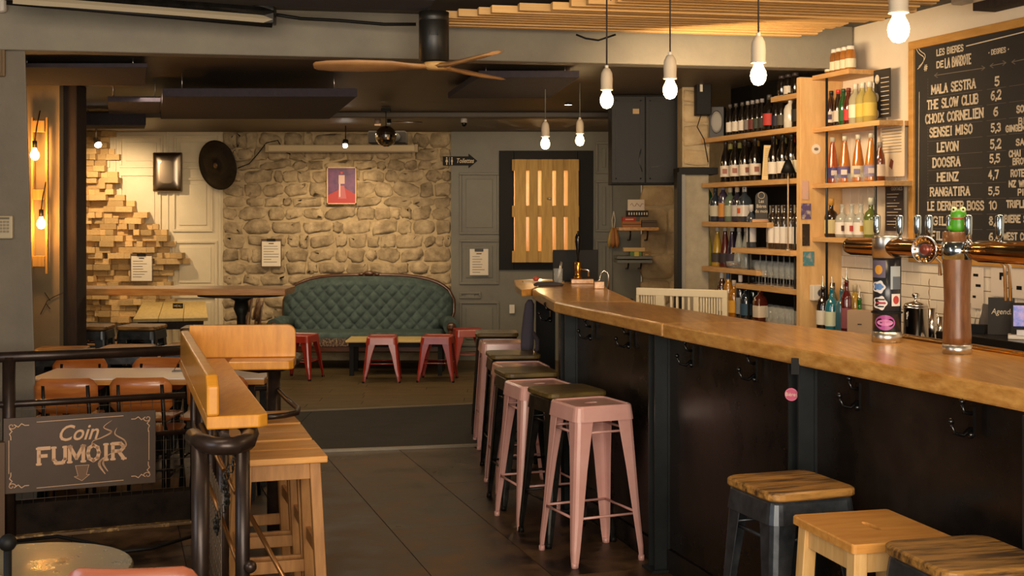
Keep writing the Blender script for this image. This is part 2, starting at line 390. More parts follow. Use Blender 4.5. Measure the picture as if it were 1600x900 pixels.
for n, f, o in (('trim_1', nearl, -.02), ('trim_2', farl, .0)):
    struct(MB().prism([(-5, f(-5)+o), (1.3, f(1.3)+o), (1.3, f(1.3)+o+.035), (-5, f(-5)+o+.035)], 0, .018).build(n, plain('#8d8270', .35, .6)))
k = 0; y = 9.9
while y < 14.8:
    x = -5.2-R.random()
    while x < 1.9:
        L_ = 1.3
        if y > farl(min(max(x+.6, -5), 1.3))-.5:
            MB().box((0, 0, 0), (L_-.004, .186, .012)).build('floor_plank', 'plank', base, loc=(x+L_/2, y, 0.0))
        x += L_
    y += .19
# --- back wall, four stretches
YB = 14.8
dw = struct(MB().b2(-5.2, -3.345, YB, YB+.2, 0, 2.8).build('wall_back_white', 'cream'))
def moulded(x0, x1, z0, z1, y, m, parent, name='moulded_panel'):
    b = MB(); t = .028
    for (a, bb, c, d) in ((x0, x1, z0, z0+t), (x0, x1, z1-t, z1), (x0, x0+t, z0+t, z1-t), (x1-t, x1, z0+t, z1-t)):
        b.b2(a, bb, y-.022, y, c, d)
    b.b2(x0+.075, x1-.075, y-.012, y, z0+.075, z1-.075)
    return b.build(name, m, parent, bevel=.004)
def px(x, Y=YB): return (x-800)/F*Y
def pz(y, Y=YB): return H-(y-336)/F*Y
for (xa, xb, ya, yb) in ((187, 255, 212, 262), (187, 252, 271, 365), (272, 340, 212, 264), (270, 333, 278, 362), (270, 340, 376, 452), (187, 252, 376, 452), (187, 252, 462, 540), (270, 340, 462, 540), (105, 172, 212, 262), (105, 172, 271, 365)):
    moulded(px(xa), px(xb), pz(yb), pz(ya), YB, 'cream', dw)
for xx in (180, 262, 344): MB().b2(px(xx)-.012, px(xx)+.012, YB-.015, YB, 0, 2.7).build('panel_strip', 'cream', dw, bevel=.004)
sw = struct(MB().b2(-3.345, px(705), YB, YB+.2, 0, 2.8).build('wall_back_stone', 'mortar'))
def stones(x0, x1, z0, z1, y, m, parent, hh=(.09, .19), ww=(.12, .34), dep=(.012, .05), name='stone', rough=.012, es=(2.8, 4, 6)):
    z = z0
    while z < z1-.03:
        h = min(R.uniform(*hh), z1-z); x = x0
        if z1-z-h < .06: h = z1-z
        while x < x1-.02:
            wd = R.uniform(*ww)
            if x1-x-wd < ww[0]*.6: wd = x1-x
            cx, cz = x+wd/2, z+h/2; n = 11; d = R.uniform(*dep); e = R.choice(es); hz = h*R.uniform(.85, 1.14)
            sl = R.uniform(-.18, .18)
            rs = []
            for q, (s, dd) in enumerate(((1.04, -.6), (.93, .3), (.76, .8), (.4, 1))):
                r = []
                for i in range(n):
                    t = 2*PI*i/n+.3
                    c_, s_ = math.cos(t), math.sin(t)
                    rx = abs(c_)**(2/e)*(1 if c_ > 0 else -1)*(wd/2-.004)*s; rz_ = abs(s_)**(2/e)*(1 if s_ > 0 else -1)*(hz/2-.004)*s
                    jx = R.uniform(-rough, rough); jz = R.uniform(-rough, rough)
                    r.append((cx+rx+jx, y-d*dd-R.uniform(0, .004), min(z1, cz+rz_+rx*sl+jz)))
                rs.append(r)
            MB().rings(rs, True, True, True).build(name, m, parent)
            x += wd
        z += h
stones(-3.345, px(705), .25, 2.64, YB, 'stonea', sw, hh=(.08, .18), ww=(.10, .38), dep=(.008, .026), rough=.018)
# grey panelled wall with the hatch opening
gx0, gx1 = px(705), px(1001); hx0, hx1, hz0, hz1 = px(803), px(902), pz(407), pz(251)
g = MB()
YG = YB-.05
g.b2(gx0, hx0, YG, YG+.2, 0, 2.8); g.b2(hx1, gx1, YG, YG+.2, 0, 2.8); g.b2(hx0, hx1, YG, YG+.2, 0, hz0); g.b2(hx0, hx1, YG, YG+.2, hz1, 2.8)
gw_ = struct(g.build('wall_back_grey', 'grey'))
for (xa, xb, ya, yb) in ((718, 780, 270, 366), (718, 780, 374, 444), (718, 752, 455, 466), (718, 780, 470, 540), (930, 956, 222, 272), (930, 956, 282, 362), (930, 956, 374, 470)):
    moulded(px(xa), px(xb), pz(yb), pz(ya), YG, 'grey', gw_)
f = MB(); fx0, fx1, fz0, fz1 = px(780), px(926), pz(421), pz(236)
for (a, b, c, d) in ((fx0, hx0, fz0, fz1), (hx1, fx1, fz0, fz1), (hx0, hx1, hz1, fz1), (hx0, hx1, fz0, hz0)): f.b2(a, b, YG-.04, YG+.02, c, d)
win = struct(f.build('window_1', 'black', bevel=.004))
MB().b2(hx0, hx1, YG+.16, YG+.165, hz0, hz1).build('pane', 'glasspane', win)
for xx in (.25, .55): MB().b2(hx0+xx, hx0+xx+.03, YG+.14, YG+.17, hz0, hz1).build('glazing_bar', 'black', win)
# lit room behind the hatch
r = MB(); r.b2(-.5, 1.4, 16.4, 16.5, .6, 2.9); r.b2(-.5, 1.4, YB+.2, 16.4, .55, .6); r.b2(-.5, 1.4, YB+.2, 16.4, 2.8, 2.9); r.b2(-.55, -.5, YB+.2, 16.5, .6, 2.9); r.b2(1.4, 1.45, YB+.2, 16.5, .6, 2.9)
struct(r.build('wall_far_room', plain('#d9b98a', .8)))
point('far_room_lamp_light', (.35, 15.5, 2.2), 30, WARM)
point('far_room_lamp_low', (.35, 15.5, 1.5), 12, WARM)
# stone stretch right of the grey wall, side wall closing the room
rs_ = struct(MB().b2(gx1, 2.3, 14.5, 14.7, 0, 2.8).build('wall_back_right', 'mortar'))
stones(px(1001, 14.5), px(1075, 14.5), .3, 2.64, 14.5, 'ashlar', rs_, hh=(.24, .36), ww=(.2, .42), dep=(.01, .03), rough=.010, es=(6, 9, 12))
struct(MB().b2(2.3, 2.45, 9.7, 14.7, 0, 2.8).build('wall_right_passage', 'plaster'))
# --- left nib, timber post
struct(MB().b2(-5.2, px(93, 9.3), 9.3, 9.5, 0, 2.8).build('wall_left', 'yellowwall'))
struct(MB().b2(px(93, 9.4)-.01, px(121.5, 9.4), 9.38, 9.60, 0, 2.64).build('wall_left_post', 'timber', bevel=.01))
struct(MB().b2(-5.3, -5.2, 7, 15, 0, 2.8).build('wall_left_rear', 'cream'))
struct(MB().b2(-3.75, -3.6, -1.2, 7.3, 0, 3).build('wall_left_front', 'column'))
col = MB(); n0 = len(col.v)
xt, xb_ = (40-800)/F*7.2, (62-800)/F*7.2
kf = 7.45/7.2
col.add([(-5.2, 7.2, 0), (xb_, 7.2, 0), (xt, 7.2, 2.61), (-5.2, 7.2, 2.61), (-5.2, 7.45, 0), (xb_*kf-.03, 7.45, 0), (xt*kf-.03, 7.45, 2.61), (-5.2, 7.45, 2.61)], [(0, 1, 2, 3), (7, 6, 5, 4), (0, 4, 5, 1), (1, 5, 6, 2), (2, 6, 7, 3), (3, 7, 4, 0)])
struct(col.build('wall_left_column', 'column', bevel=.012))
# --- beam
def beamY(X): return 7.70+.19*X
bx0, bx1 = -5.2, 2.16
bm = MB().prism([(bx0, beamY(bx0)), (bx1, beamY(bx1)), (bx1, beamY(bx1)+.16), (bx0, beamY(bx0)+.16)], 2.605, 2.9)
bo = struct(bm.build('ceiling_beam', 'beam', bevel=.008))
MB().box((px(627, 7.55)+.02, 7.60, 2.735), (.20, .02, .23), rz=.188).build('patch_plate', plain('#55524b', .8), bo)
# --- ceilings
struct(MB().b2(-3.75, 5.2, -1.2, 8.4, 2.872, 2.95).build('ceiling', 'ceilf'))
struct(MB().prism([(-5.3, beamY(-5.3)+.1), (2.3, beamY(2.3)+.1), (2.3, 14.9), (-5.3, 14.9)], 2.64, 2.74).build('ceiling_rear', 'ceil'))
struct(MB().b2(-5.2, 2.3, 11.9, 12.1, 2.585, 2.64).build('trim_3', 'ceil', bevel=.01))
# --- right wall with tiles
wl = MB(); a = wline(-1.2); b = wline(8.45)
wl.prism([(a.x, a.y), (a.x+.2, a.y+.06), (b.x+.2, b.y+.06), (b.x, b.y)], 0, 2.95)
wr = struct(wl.build('wall_right', 'white'))
wl = MB(); a = wline(8.45); b = wline(9.75)
wl.prism([(a.x, a.y), (a.x+.2, a.y+.06), (b.x+.2, b.y+.06), (b.x, b.y)], 0, 2.8)
struct(wl.build('wall_right_rear', 'black'))
# glazed tiles, brick bond, between back counter and board
tm = MB().box((0, 0, 0), (.1465, .010, .0715)).build('tile_source', 'tile', bevel=.002)
tmesh = tm.data; bpy.context.view_layer.update()
dg = bpy.context.evaluated_depsgraph_get(); me2 = bpy.data.meshes.new_from_object(tm.evaluated_get(dg)); bpy.data.objects.remove(tm); tmesh = me2
B0 = wp(1300, 336); B0.z = 0
MB().box((0, 0, 0), (3.0, .006, .50)).build('grout', plain('#8e7858', .9), wr, loc=tuple(B0+UX*1.5+Vector((0, 0, 1.14))+UN*.003), rz=WRZ)
for j in range(7):
    for i in range(19):
        c = B0+UX*(.075+.151*i+(.0755 if j % 2 else 0))+UN*.008
        inst(tmesh, 'tile', wr, (c.x, c.y, .93+.0755*j), (0, 0, WRZ))
# --- pillar between bar shelves and passage
pX0, pX1 = px(1066, 9.62), px(1104, 9.62)+.02
pl = struct(MB().b2(pX0, pX1, 9.62, 9.9, 0, 1.985).build('wall_pillar', 'plaster', bevel=.01))
pu = struct(MB().b2(pX0, pX1, 9.62, 9.9, 2.04, 2.64).build('wall_pillar_upper', 'mortar'))
stones(pX0, pX1, 2.04, 2.62, 9.62, 'ashlar', pu, hh=(.12, .2), ww=(.12, .2), dep=(.008, .02), rough=.005, es=(6, 9, 12))
MB().b2(px(1060, 9.6), px(1110, 9.6)+.05, 9.56, 9.9, 1.985, 2.035).build('lintel', 'black', pl)
struct(MB().b2(px(1057, 9.6), px(1064, 9.6), 9.55, 9.75, 0, 2.0).build('trim_4', 'black'))
struct(MB().b2(px(1064, 9.6), px(1070, 9.6), 9.58, 9.75, 0, 2.0).build('trim_5', plain('#8a8478', .5)))

# ================================================================== CEILING THINGS
root = thing('slatted_ceiling_panel', (0, 0, 0), 0, 'pale pine slatted ceiling raft with staggered ends hung above the bar', 'ceiling panel')
sl = unit('slat')
def leftx(Y):
    T = [(7.7, -.45), (7.25, -.43), (7.1, -.27), (6.9, -.05), (6.8, .17), (6.7, .32), (6.55, .50), (6.2, .62), (5.5, .85), (4.2, 1.25), (3, 1.6)]
    for (a, xa), (b, xb) in zip(T[:-1], T[1:]):
        if a >= Y >= b: return xa+(xb-xa)*(a-Y)/(a-b)
    return 1.5
Y = 7.50; k = 0
while Y > 4.0:
    x0 = leftx(Y)+R.uniform(-.05, .05); x1 = (WC-.311*(Y+.35))-.42+R.uniform(-.09, .05)
    if x1-x0 > .15:
        cx = (x0+x1)/2; sll = .2
        inst(sl, 'slat', root, (cx, Y+sll*cx, 2.795+R.uniform(-.004, .004)), (0, 0, math.atan(sll)), ((x1-x0)*1.02, .050, .040))
    Y -= .090; k += 1
for xx in (.35, 1.1, 1.65):
    Y0, Y1 = 7.45+.2*xx, 4.2+.2*xx+(0 if xx > 1 else 2.2)
    MB().tube([(xx, Y0, 2.835), (xx+.1, Y1, 2.835)], .018, 4, False).build('support_batten', 'slat', root)

# acoustic panels hanging in the rear room
def apanel(quad, z0, z1, label, hang=None):
    o = thing('acoustic_panel', (quad[0][0], quad[0][1], z1), 0, label, 'ceiling panel', 'acoustic panels hung under the dark ceiling')
    q = [(a-quad[0][0], b-quad[0][1]) for a, b in quad]
    MB().prism(q, z0-z1, 0).build('panel', 'acoustic', o, bevel=.004)
    cx = sum(a for a, b in q)/4; cy = sum(b for a, b in q)/4
    for (a, b) in (q if hang is None else hang):
        MB().cyl((a*.8+cx*.2, b*.8+cy*.2, 0), (a*.8+cx*.2, b*.8+cy*.2, 2.64-z1), .004, n=6).build('hanging_wire', 'brushed', o)
    return o
def aq(x0, x1, Y0, x2, x3, Y1): return [(px(x0, Y0), Y0), (px(x1, Y0), Y0), (px(x3, Y1), Y1), (px(x2, Y1), Y1)]
apanel(aq(20, 230, 7.75, 20, 226, 8.85), 2.575, 2.60, 'dark violet acoustic panel nearest the grey column, lit from the left')
apanel(aq(254, 558, 8.43, 251, 515, 10.4), 2.46, 2.515, 'largest dark acoustic panel, hung in the middle of the rear ceiling')
apanel(aq(168, 251, 8.95, 170, 250, 10.0), 2.47, 2.51, 'small dark acoustic panel left of the largest one')
apanel(aq(120, 228, 11.3, 128, 226, 11.8), 2.475, 2.58, 'small dark acoustic panel close above the wood block mosaic')
apanel(aq(748, 905, 8.15, 700, 858, 9.6), 2.555, 2.60, 'dark acoustic panel behind the ceiling fan and pendant lamps')

# cable channel and tracks under the front ceiling, top left
c = thing('cable_channel', P(35, 1, 6.3), 0, 'white cable channel with black track running along the grey beam', 'cable channel')
p0 = P(20, -1, 6.5); p1 = P(425, 31, 7.0); o0 = c.location.copy()
MB().tube([p0-o0, p1-o0], .022, 4, False).build('channel', plain('#b5a78c', .6), c)
p0 = P(0, -12, 6.6); p1 = P(428, 19, 7.0)
MB().tube([p0-o0, p1-o0], .026, 4, False).build('track', 'blackmetal', c)
p0 = P(10, 4, 6.5); p1 = P(425, 40, 7.0)
MB().tube([p0-o0, p1-o0], .012, 8).build('cable', 'black', c)
MB().box(P(413, 24, 7.02)-o0, (.12, .08, .1)).build('end_box', 'blackmetal', c, bevel=.005)
MB().tube([P(425, 22, 7.1)-o0, P(470, 29, 7.2)-o0, P(530, 32, 7.25)-o0, P(600, 38, 7.3)-o0, P(650, 38, 7.3)-o0], .010, 6).build('cable', 'black', c)
tag(MB().box((0, 0, 0), (.9, .35, .06), rz=.19).build('dark_ceiling_plate', 'acoustic', loc=P(540, -4, 6.75)), 'dark flat plate fixed under the front ceiling beside the cable channel', 'ceiling plate')
tag(MB().box((0, 0, 0), (.30, .06, .14)).build('air_conditioner_corner', 'whiteplastic', loc=P(-32, 0, 7.12), bevel=.02), 'white plastic corner of a wall unit at the top left', 'wall unit')
o = thing('wooden_wall_frame', P(-10, 84, 7.19), 0, 'brown wooden frame cut by the left edge high on the column', 'frame')
MB().b2(-.07, .07, -.02, 0, -.13, .13).build('frame', plain('#6a5236', .6), o, bevel=.008); MB().b2(-.05, .05, -.026, -.02, -.11, .11).build('panel', plain('#7d6a50', .7), o)
o = thing('alarm_keypad', P(9, 355, 7.19), 0, 'cream alarm keypad on the grey column', 'keypad')
MB().b2(-.046, .046, -.025, 0, -.064, .064).build('casing', plain('#b8a888', .5), o, bevel=.006)
for i in range(3):
    for j in range(4): MB().b2(-.026+.02*i, -.012+.02*i, -.03, -.024, -.03+.018*j, -.018+.018*j).build('key', plain('#8f8068', .5), o)
MB().b2(-.03, .03, -.028, -.024, .044, .056).build('display', plain('#6f6550', .4), o)
# ================================================================== BAR COUNTER
ZT, ZU = 1.19, 1.125
def TZ(x, y, z=ZT): v = PZ(x, y, z); return (v.x, v.y)
FE = [TZ(1600, 609), TZ(1035, 505), TZ(866, 471), TZ(832, 452)]     # front edge, near to far
BE = [TZ(950, 451), TZ(995, 471), TZ(1200, 503), TZ(1412, 528), TZ(1600, 557)]
n0 = (FE[0][0]+.343*1.5, FE[0][1]-1.5); n1 = (BE[-1][0]+.316*2.2, BE[-1][1]-2.2)
bar = thing('bar_counter', (1.0, 5.6, 0), 0, 'long bar with thick oak worktop and blackened steel front, running from right foreground to rear', 'bar counter')
bo = bar.location
def L2(p): return (p[0]-bo.x, p[1]-bo.y)
jt = lambda a, b, t: (a[0]+(b[0]-a[0])*t, a[1]+(b[1]-a[1])*t)
bk1 = BE[2]
MB().prism([L2(n0), L2(n1), L2(BE[4]), L2(BE[3]), L2(BE[2]), L2(FE[1])], ZU, ZT).build('worktop', 'oak', bar, bevel=.009)
e = .003
MB().prism([L2((FE[1][0]-e, FE[1][1]+.004)), L2((BE[2][0]-e, BE[2][1]+.004)), L2(BE[1]), L2(FE[2])], ZU+.002, ZT-.001).build('worktop', 'oak', bar, bevel=.009, label='darker middle length of worktop')
MB().prism([L2((FE[2][0], FE[2][1]+.005)), L2((BE[1][0], BE[1][1]+.005)), L2(BE[0]), L2(TZ(940, 440)), L2(TZ(862, 441)), L2(FE[3])], ZU+.002, ZT).build('worktop', 'oak', bar, bevel=.009)
# brass gutter strip at the back edge
gp = [Vector((*L2(p), ZT+.006)) for p in (BE[3], BE[4], n1)]
MB().tube(gp, .012, 6).build('drip_rail', 'brass', bar)
# steel front panels between posts
def pline(d): return .73-.30*(d-6.08)
joints = [2.2, 3.53, 4.79, 6.08, 7.32]
for a, b in zip(joints[:-1], joints[1:]):
    q0 = Vector((pline(a), a, 0)); q1 = Vector((pline(b), b, 0)); nrm = Vector((.958, .287, 0))
    m = MB(); p = [q0, q0+nrm*.03, q1+nrm*.03, q1]
    m.prism([L2((v.x, v.y)) for v in p], .11, ZU); m.build('front_panel', 'steel', bar)
    m = MB(); kk = [q0-nrm*.012, q0+nrm*.03, q1+nrm*.03, q1-nrm*.012]
    m.prism([L2((v.x, v.y)) for v in kk], 0, .105); m.build('kick_plate', 'steel', bar)
# far panel after the kink, end panel
q0 = Vector((pline(7.32), 7.32, 0)); q1 = Vector((FE[3][0]+.17, FE[3][1]-.05, 0))
MB().prism([L2((q0.x, q0.y)), L2((q0.x+.03, q0.y)), L2((q1.x+.03, q1.y)), L2((q1.x, q1.y))], 0, ZU).build('front_panel', 'steel', bar)
MB().prism([L2((q1.x, q1.y)), L2((q1.x+.5, q1.y+.1)), L2((q1.x+.5, q1.y+.13)), L2((q1.x, q1.y+.03))], 0, ZU).build('end_panel', 'steel', bar)
nrm = Vector((-.958, -.287, 0)); tv = Vector((-.287, .958, 0))
prz = math.atan2(.958, -.287)-PI/2
for d in (3.53, 4.79, 6.08, 7.32):
    c = Vector((pline(d), d, 0))-bo+nrm*.035
    m = MB()
    for s in (-1, 1): m.box((c.x+tv.x*.036*s, c.y+tv.y*.036*s, ZU/2), (.075, .008, ZU), rz=prz)
    m.box((c.x+nrm.x*.0, c.y+nrm.y*.0, ZU/2), (.008, .075, ZU), rz=prz)
    m.box((c.x-nrm.x*.03, c.y-nrm.y*.03, ZU/2), (.010, .10, ZU), rz=prz)
    m.box((c.x, c.y, .006), (.12, .13, .012), rz=prz)
    m.build('post', 'steelpost', bar)
# body behind the panels and inner shelf
q = [(pline(2.2)+.05, 2.2), (n1[0]-.03, 2.3), (BE[4][0]-.05, BE[4][1]), (BE[2][0]-.05, BE[2][1]), (BE[1][0]-.05, BE[1][1]), (pline(7.3)+.04, 7.3)]
MB().prism([L2(v) for v in q], .02, ZU-.002).build('carcass', 'black', bar)
def hook_bm():
    m = MB()
    m.box((0, -.004, 0), (.020, .008, .075))
    m.tube([(0, -.008, -.018), (0, -.03, -.034), (0, -.055, -.028), (0, -.066, -.002)], [.006, .006, .005, .004], 6)
    m.ball((0, -.066, .002), .009, 8, 6)
    m.tube([(0, -.008, .02), (0, -.028, .022), (0, -.034, .045)], [.006, .005, .004], 6); m.ball((0, -.034, .05), .008, 8, 6)
    m.ball((0, -.008, -.034), .010, 8, 6)
    return m
hm = hook_bm().mesh('coat_hook'); hm.materials.append(M['blackgloss'])
for (hx, hy) in ((925, 517), (985, 529), (1083, 556), (1182, 577), (1343, 618), (1521, 658), (862, 490)):
    xo = (hx-800)/F; d = (.73+.30*6.08)/(xo+.30)-.03
    v = P(hx, hy, d)-bo
    inst(hm, 'coat_hook', bar, v, (0, 0, math.radians(-73.3)), (1.2, 1.2, 1.2))
def sticker(name, parent, loc, rz, r, m1, m2, words, sx=1.0, size=None):
    s_ = MB().prismy([(r*sx*math.cos(t*PI/12), r*math.sin(t*PI/12)) for t in range(24)], -.0015, 0).build(name, m1, parent, loc=loc, rz=rz)
    MB().prismy([(r*.86*sx*math.cos(t*PI/12), r*.86*math.sin(t*PI/12)) for t in range(24)], -.0022, -.001).build('inner_disc', m2, s_)
    if words: textobj('lettering', words, size or r*.8, 'chalkline', s_, (0, -.0026, 0), sx=.9)
    return s_
v = Vector((pline(4.79), 4.79, 0))+nrm*.08; v.z = 1.68-(615-336)/F*4.79
sticker('round_sticker', bar, v-bo, math.atan2(.958, .287)-PI/2, .024, plain('#c9577a', .4), plain('#b03a60', .4), 'Bières')
MB().b2(-.015, .015, -.01, 0, -.03, .03).build('switch_box', 'black', bar, loc=P(1243, 572, 4.72)-bo, rz=math.atan2(.958, .287)-PI/2)

# ================================================================== METAL STOOLS
def rsq(h, r, z, n=4, hy=None):
    hy = hy or h; o = []
    for (sx, sy, a0) in ((1, 1, 0), (-1, 1, 90), (-1, -1, 180), (1, -1, 270)):
        for i in range(n+1):
            t = math.radians(a0+90*i/n); o.append((sx*(h-r)+r*math.cos(t), sy*(hy-r)+r*math.sin(t), z))
    return o
def oval(a, b, z, n=20, ph=PI/4*0):
    return [(a*math.cos(2*PI*(i+.5-.0)/n), b*math.sin(2*PI*(i+.5)/n), z) for i in range(n)]
def metal_stool(name, label, cat, hgt, m, top=.155, foot=.190, wood=None, group=None):
    t = thing(name, (0, 0, 0), 0, label, cat, group)
    sk = .075
    sm = MB()
    rs = [rsq(top+.010, .042, hgt-sk, 4), rsq(top+.001, .036, hgt-.010, 4), rsq(top-.004, .032, hgt-.002, 4), rsq(top-.010, .028, hgt, 4), rsq(top-.015, .026, hgt-.001, 4), rsq(top-.019, .024, hgt-.006, 4),
          oval(.036, .014, hgt-.007), oval(.034, .012, hgt-.014)]
    sm.rings(rs, cap0=True, cap1=True, smooth=False)
    sm.build('seat', m, t)
    MB().prism([(p[0], p[1]) for p in oval(.031, .0105, 0)], hgt-.0139, hgt-.0125).build('grip_hole', 'black', t)
    if wood:
        MB().rings([rsq(top+.006, .045, hgt), rsq(top+.012, .05, hgt+.006), rsq(top+.012, .05, hgt+.024), rsq(top+.004, .045, hgt+.03)], smooth=False).build('seat_board', wood, t, bevel=.002)
    def corner(z):
        f = (hgt-z)/hgt; return (top-.004)+(foot-top+.012)*f
    for (sx, sy) in ((1, 1), (-1, 1), (-1, -1), (1, -1)):
        rs = []
        for z, wd in ((hgt-.02, .098), (hgt-.09, .086), (hgt*.6, .064), (hgt*.3, .048), (.07, .036), (.0, .026)):
            c = corner(z); b = .022 if z > .1 else .014; th = .004
            if z == 0: c -= .004
            o_ = [(c, c-wd), (c, c-b), (c-b*.3, c-b*.3), (c-b, c), (c-wd, c), (c-wd, c-th), (c-b-.002, c-th-.002), (c-b*.3-th, c-b*.3-th), (c-th-.002, c-b-.002), (c-th, c-wd)]
            rs.append([(sx*a, sy*q, z) for a, q in o_])
        if sx*sy < 0: rs = [list(reversed(r_)) for r_ in rs]
        lg = MB().rings(rs, smooth=False).build('leg', m, t, bevel=.002)
        c = corner(0)-.016
        MB().cyl((sx*c, sy*c, 0), (sx*c, sy*c, .025), .0165, .015, n=10).build('rubber_foot', 'black' if m != 'pink' else m, lg)
    for zz in ((.30*hgt, .83*hgt) if hgt > .6 else (.42*hgt,)):
        c = corner(zz)-.012
        for k_ in range(4):
            a = [(1, 1), (-1, 1), (-1, -1), (1, -1)][k_]; b = [(-1, 1), (-1, -1), (1, -1), (1, 1)][k_]
            MB().tube([(a[0]*c, a[1]*c, zz), (b[0]*c, b[1]*c, zz)], .0065, 6).build('crossbar', m, t)
    return t
def at_px(xc, yc, ztop):
    v = PZ(xc, yc, ztop); return (v.x, v.y, 0)
GP = 'pink metal stools along the bar'
pk = metal_stool('bar_stool', 'pink metal stool nearest the viewer, beside the steel bar post', 'stool', .76, 'pink', group=GP)
pk.location = (.39, 6.33, 0); pk.rotation_euler = (0, 0, math.radians(24))
dup(pk, (.15, 7.05, 0), math.radians(20), 'second pink metal stool from the front, between two dark wood-topped stools', GP)
dup(pk, (.055, 7.92, 0), math.radians(12), 'third pink metal stool from the front, its top half hidden by a dark one', GP)
dup(pk, (-.075, 9.36, 0), math.radians(6), 'farthest pink metal stool, near the end of the bar', GP)
GD = 'dark wood-topped stools between the pink ones'
dk = metal_stool('bar_stool', 'dark metal stool with olive wood seat, right behind the nearest pink stool', 'stool', .745, 'blackmetal', wood='seatdark', group=GD)
dk.location = (.285, 6.69, 0); dk.rotation_euler = (0, 0, math.radians(22))
dup(dk, (.085, 7.50, 0), math.radians(14), 'dark metal stool with brown seat between the second and third pink stools', GD)
dup(dk, (.005, 8.44, 0), math.radians(8), 'dark metal stool just behind the third pink stool', GD)
dup(dk, (-.12, 9.95, 0), math.radians(2), 'farthest dark stool by the bar, behind the last pink one', GD)
GB = 'black metal stools with wooden seats in the right foreground'
bk = metal_stool('bar_stool', 'black metal stool with worn wooden seat, left of the light pine stool', 'stool', .75, 'gunmetal', wood='seatwood', group=GB)
bk.location = (.94, 4.33, 0); bk.rotation_euler = (0, 0, math.radians(19))
dup(bk, (1.215, 3.42, 0), math.radians(14), 'black metal stool with worn wooden seat in the bottom right corner', GB)
GR = 'low red metal stools around the coffee table'
rd = metal_stool('low_stool', 'low red metal stool left of the yellow coffee table', 'stool', .46, 'red', top=.15, foot=.185, group=GR)
rd.location = (-2.17, 13.12, 0); rd.rotation_euler = (0, 0, math.radians(-14))
dup(rd, (-1.31, 12.93, 0), math.radians(3), 'low red metal stool in front of the middle of the coffee table', GR)
dup(rd, (-.755, 12.98, 0), math.radians(-4), 'low red metal stool in front of the right end of the coffee table', GR)
dup(rd, (-.47, 13.75, 0), math.radians(10), 'low red metal stool right of the sofa, half behind a dark stool', GR)
GL = 'dark stools around the high plank table'
for i, (xc, yc, z, rz, lab) in enumerate(((142, 508, .78, 3, 'dark metal stool behind the high plank table, beside the dark timber post'), (222, 508, .78, -4, 'dark metal stool behind the high plank table, in the middle'),
        (318, 510, .78, 5, 'dark metal stool behind the high plank table, nearest its pedestal'), (95, 544, .78, 6, 'dark metal stool before the high plank table, beside the grey column'),
        (199, 541, .78, 2, 'dark metal stool before the high plank table, middle one'), (298, 538, .78, -3, 'dark metal stool before the high plank table, half behind the varnished ledge'))):
    x_, y_, _ = at_px(xc, yc, z)
    dup(bk, (x_, y_, 0), math.radians(rz), lab, GL)

# ================================================================== PINE STOOLS
def pine_stool(label, group, slats=False, LM='pine'):
    t = thing('pine_stool', (0, 0, 0), 0, label, 'stool', group); hg = .75; a, b = .165, .19
    if slats:
        for k in range(2):
            MB().b2(-a-.012, a+.012, (-b+k*b)+.003, (-b+(k+1)*b)-.003, hg-.026, hg).build('seat_slat', 'pine_top', t, bevel=.004)
    else:
        sm = MB(); n = 20
        ro = rsq(a, .012, hg, 4, b); rt = [(p[0]*.985, p[1]*.985, p[2]) for p in ro]
        sm.rings([[(p[0], p[1], hg-.026) for p in ro], [(p[0], p[1], hg-.005) for p in ro], rt, oval(.014, .052, hg), oval(.012, .050, hg-.012)], smooth=False)
        sm.build('seat', 'pine_top', t)
        MB().prism([(p[0], p[1]) for p in oval(.0118, .0495, 0)], hg-.0125, hg-.0115).build('grip_hole', 'timber', t)
    for sx in (-1, 1):
        for sy in (-1, 1):
            rs = []
            for z, k in ((hg-.026, 0), (0, 1)):
                cx = sx*(a-.035+.035*k); cy = sy*(b-.04+.03*k); s_ = .021
                rs.append([(cx-s_, cy-s_*1.1, z), (cx+s_, cy-s_*1.1, z), (cx+s_, cy+s_*1.1, z), (cx-s_, cy+s_*1.1, z)])
            MB().rings(rs, smooth=False).build('leg', LM, t, bevel=.003)
    def at(z): k = (hg-.026-z)/(hg-.026); return a-.035+.035*k, b-.04+.03*k
    X_, Y_ = at(hg-.06)
    for s_ in (-1, 1):
        MB().b2(-X_, X_, s_*Y_-.009, s_*Y_+.009, hg-.09, hg-.026).build('apron', LM, t, bevel=.002)
        MB().b2(s_*X_-.009, s_*X_+.009, -Y_, Y_, hg-.09, hg-.026).build('apron', LM, t, bevel=.002)
        x1, y1 = at(.24); MB().b2(-x1, x1, s_*y1-.009, s_*y1+.009, .215, .265).build('rung', LM, t, bevel=.002)
        x1, y1 = at(.38); MB().b2(s_*x1-.009, s_*x1+.009, -y1, y1, .355, .405).build('rung', LM, t, bevel=.002)
    return t
ps = pine_stool('light pine stool with oblong grip hole, between two black metal stools', 'pine stools')
ps.location = (1.075, 3.83, 0); ps.rotation_euler = (0, 0, math.radians(14))
GPN = 'row of pine stools under the varnished ledge'
p2 = pine_stool('nearest pine stool in the row right of the black railing', GPN, True, 'pinedark')
p2.location = (-.935, 5.07, 0); p2.rotation_euler = (0, 0, math.radians(17))
dup(p2, (-1.055, 5.47, 0), math.radians(16), 'middle pine stool in the row right of the black railing', GPN)
dup(p2, (-1.175, 5.87, 0), math.radians(18), 'farthest pine stool in the row right of the black railing', GPN)
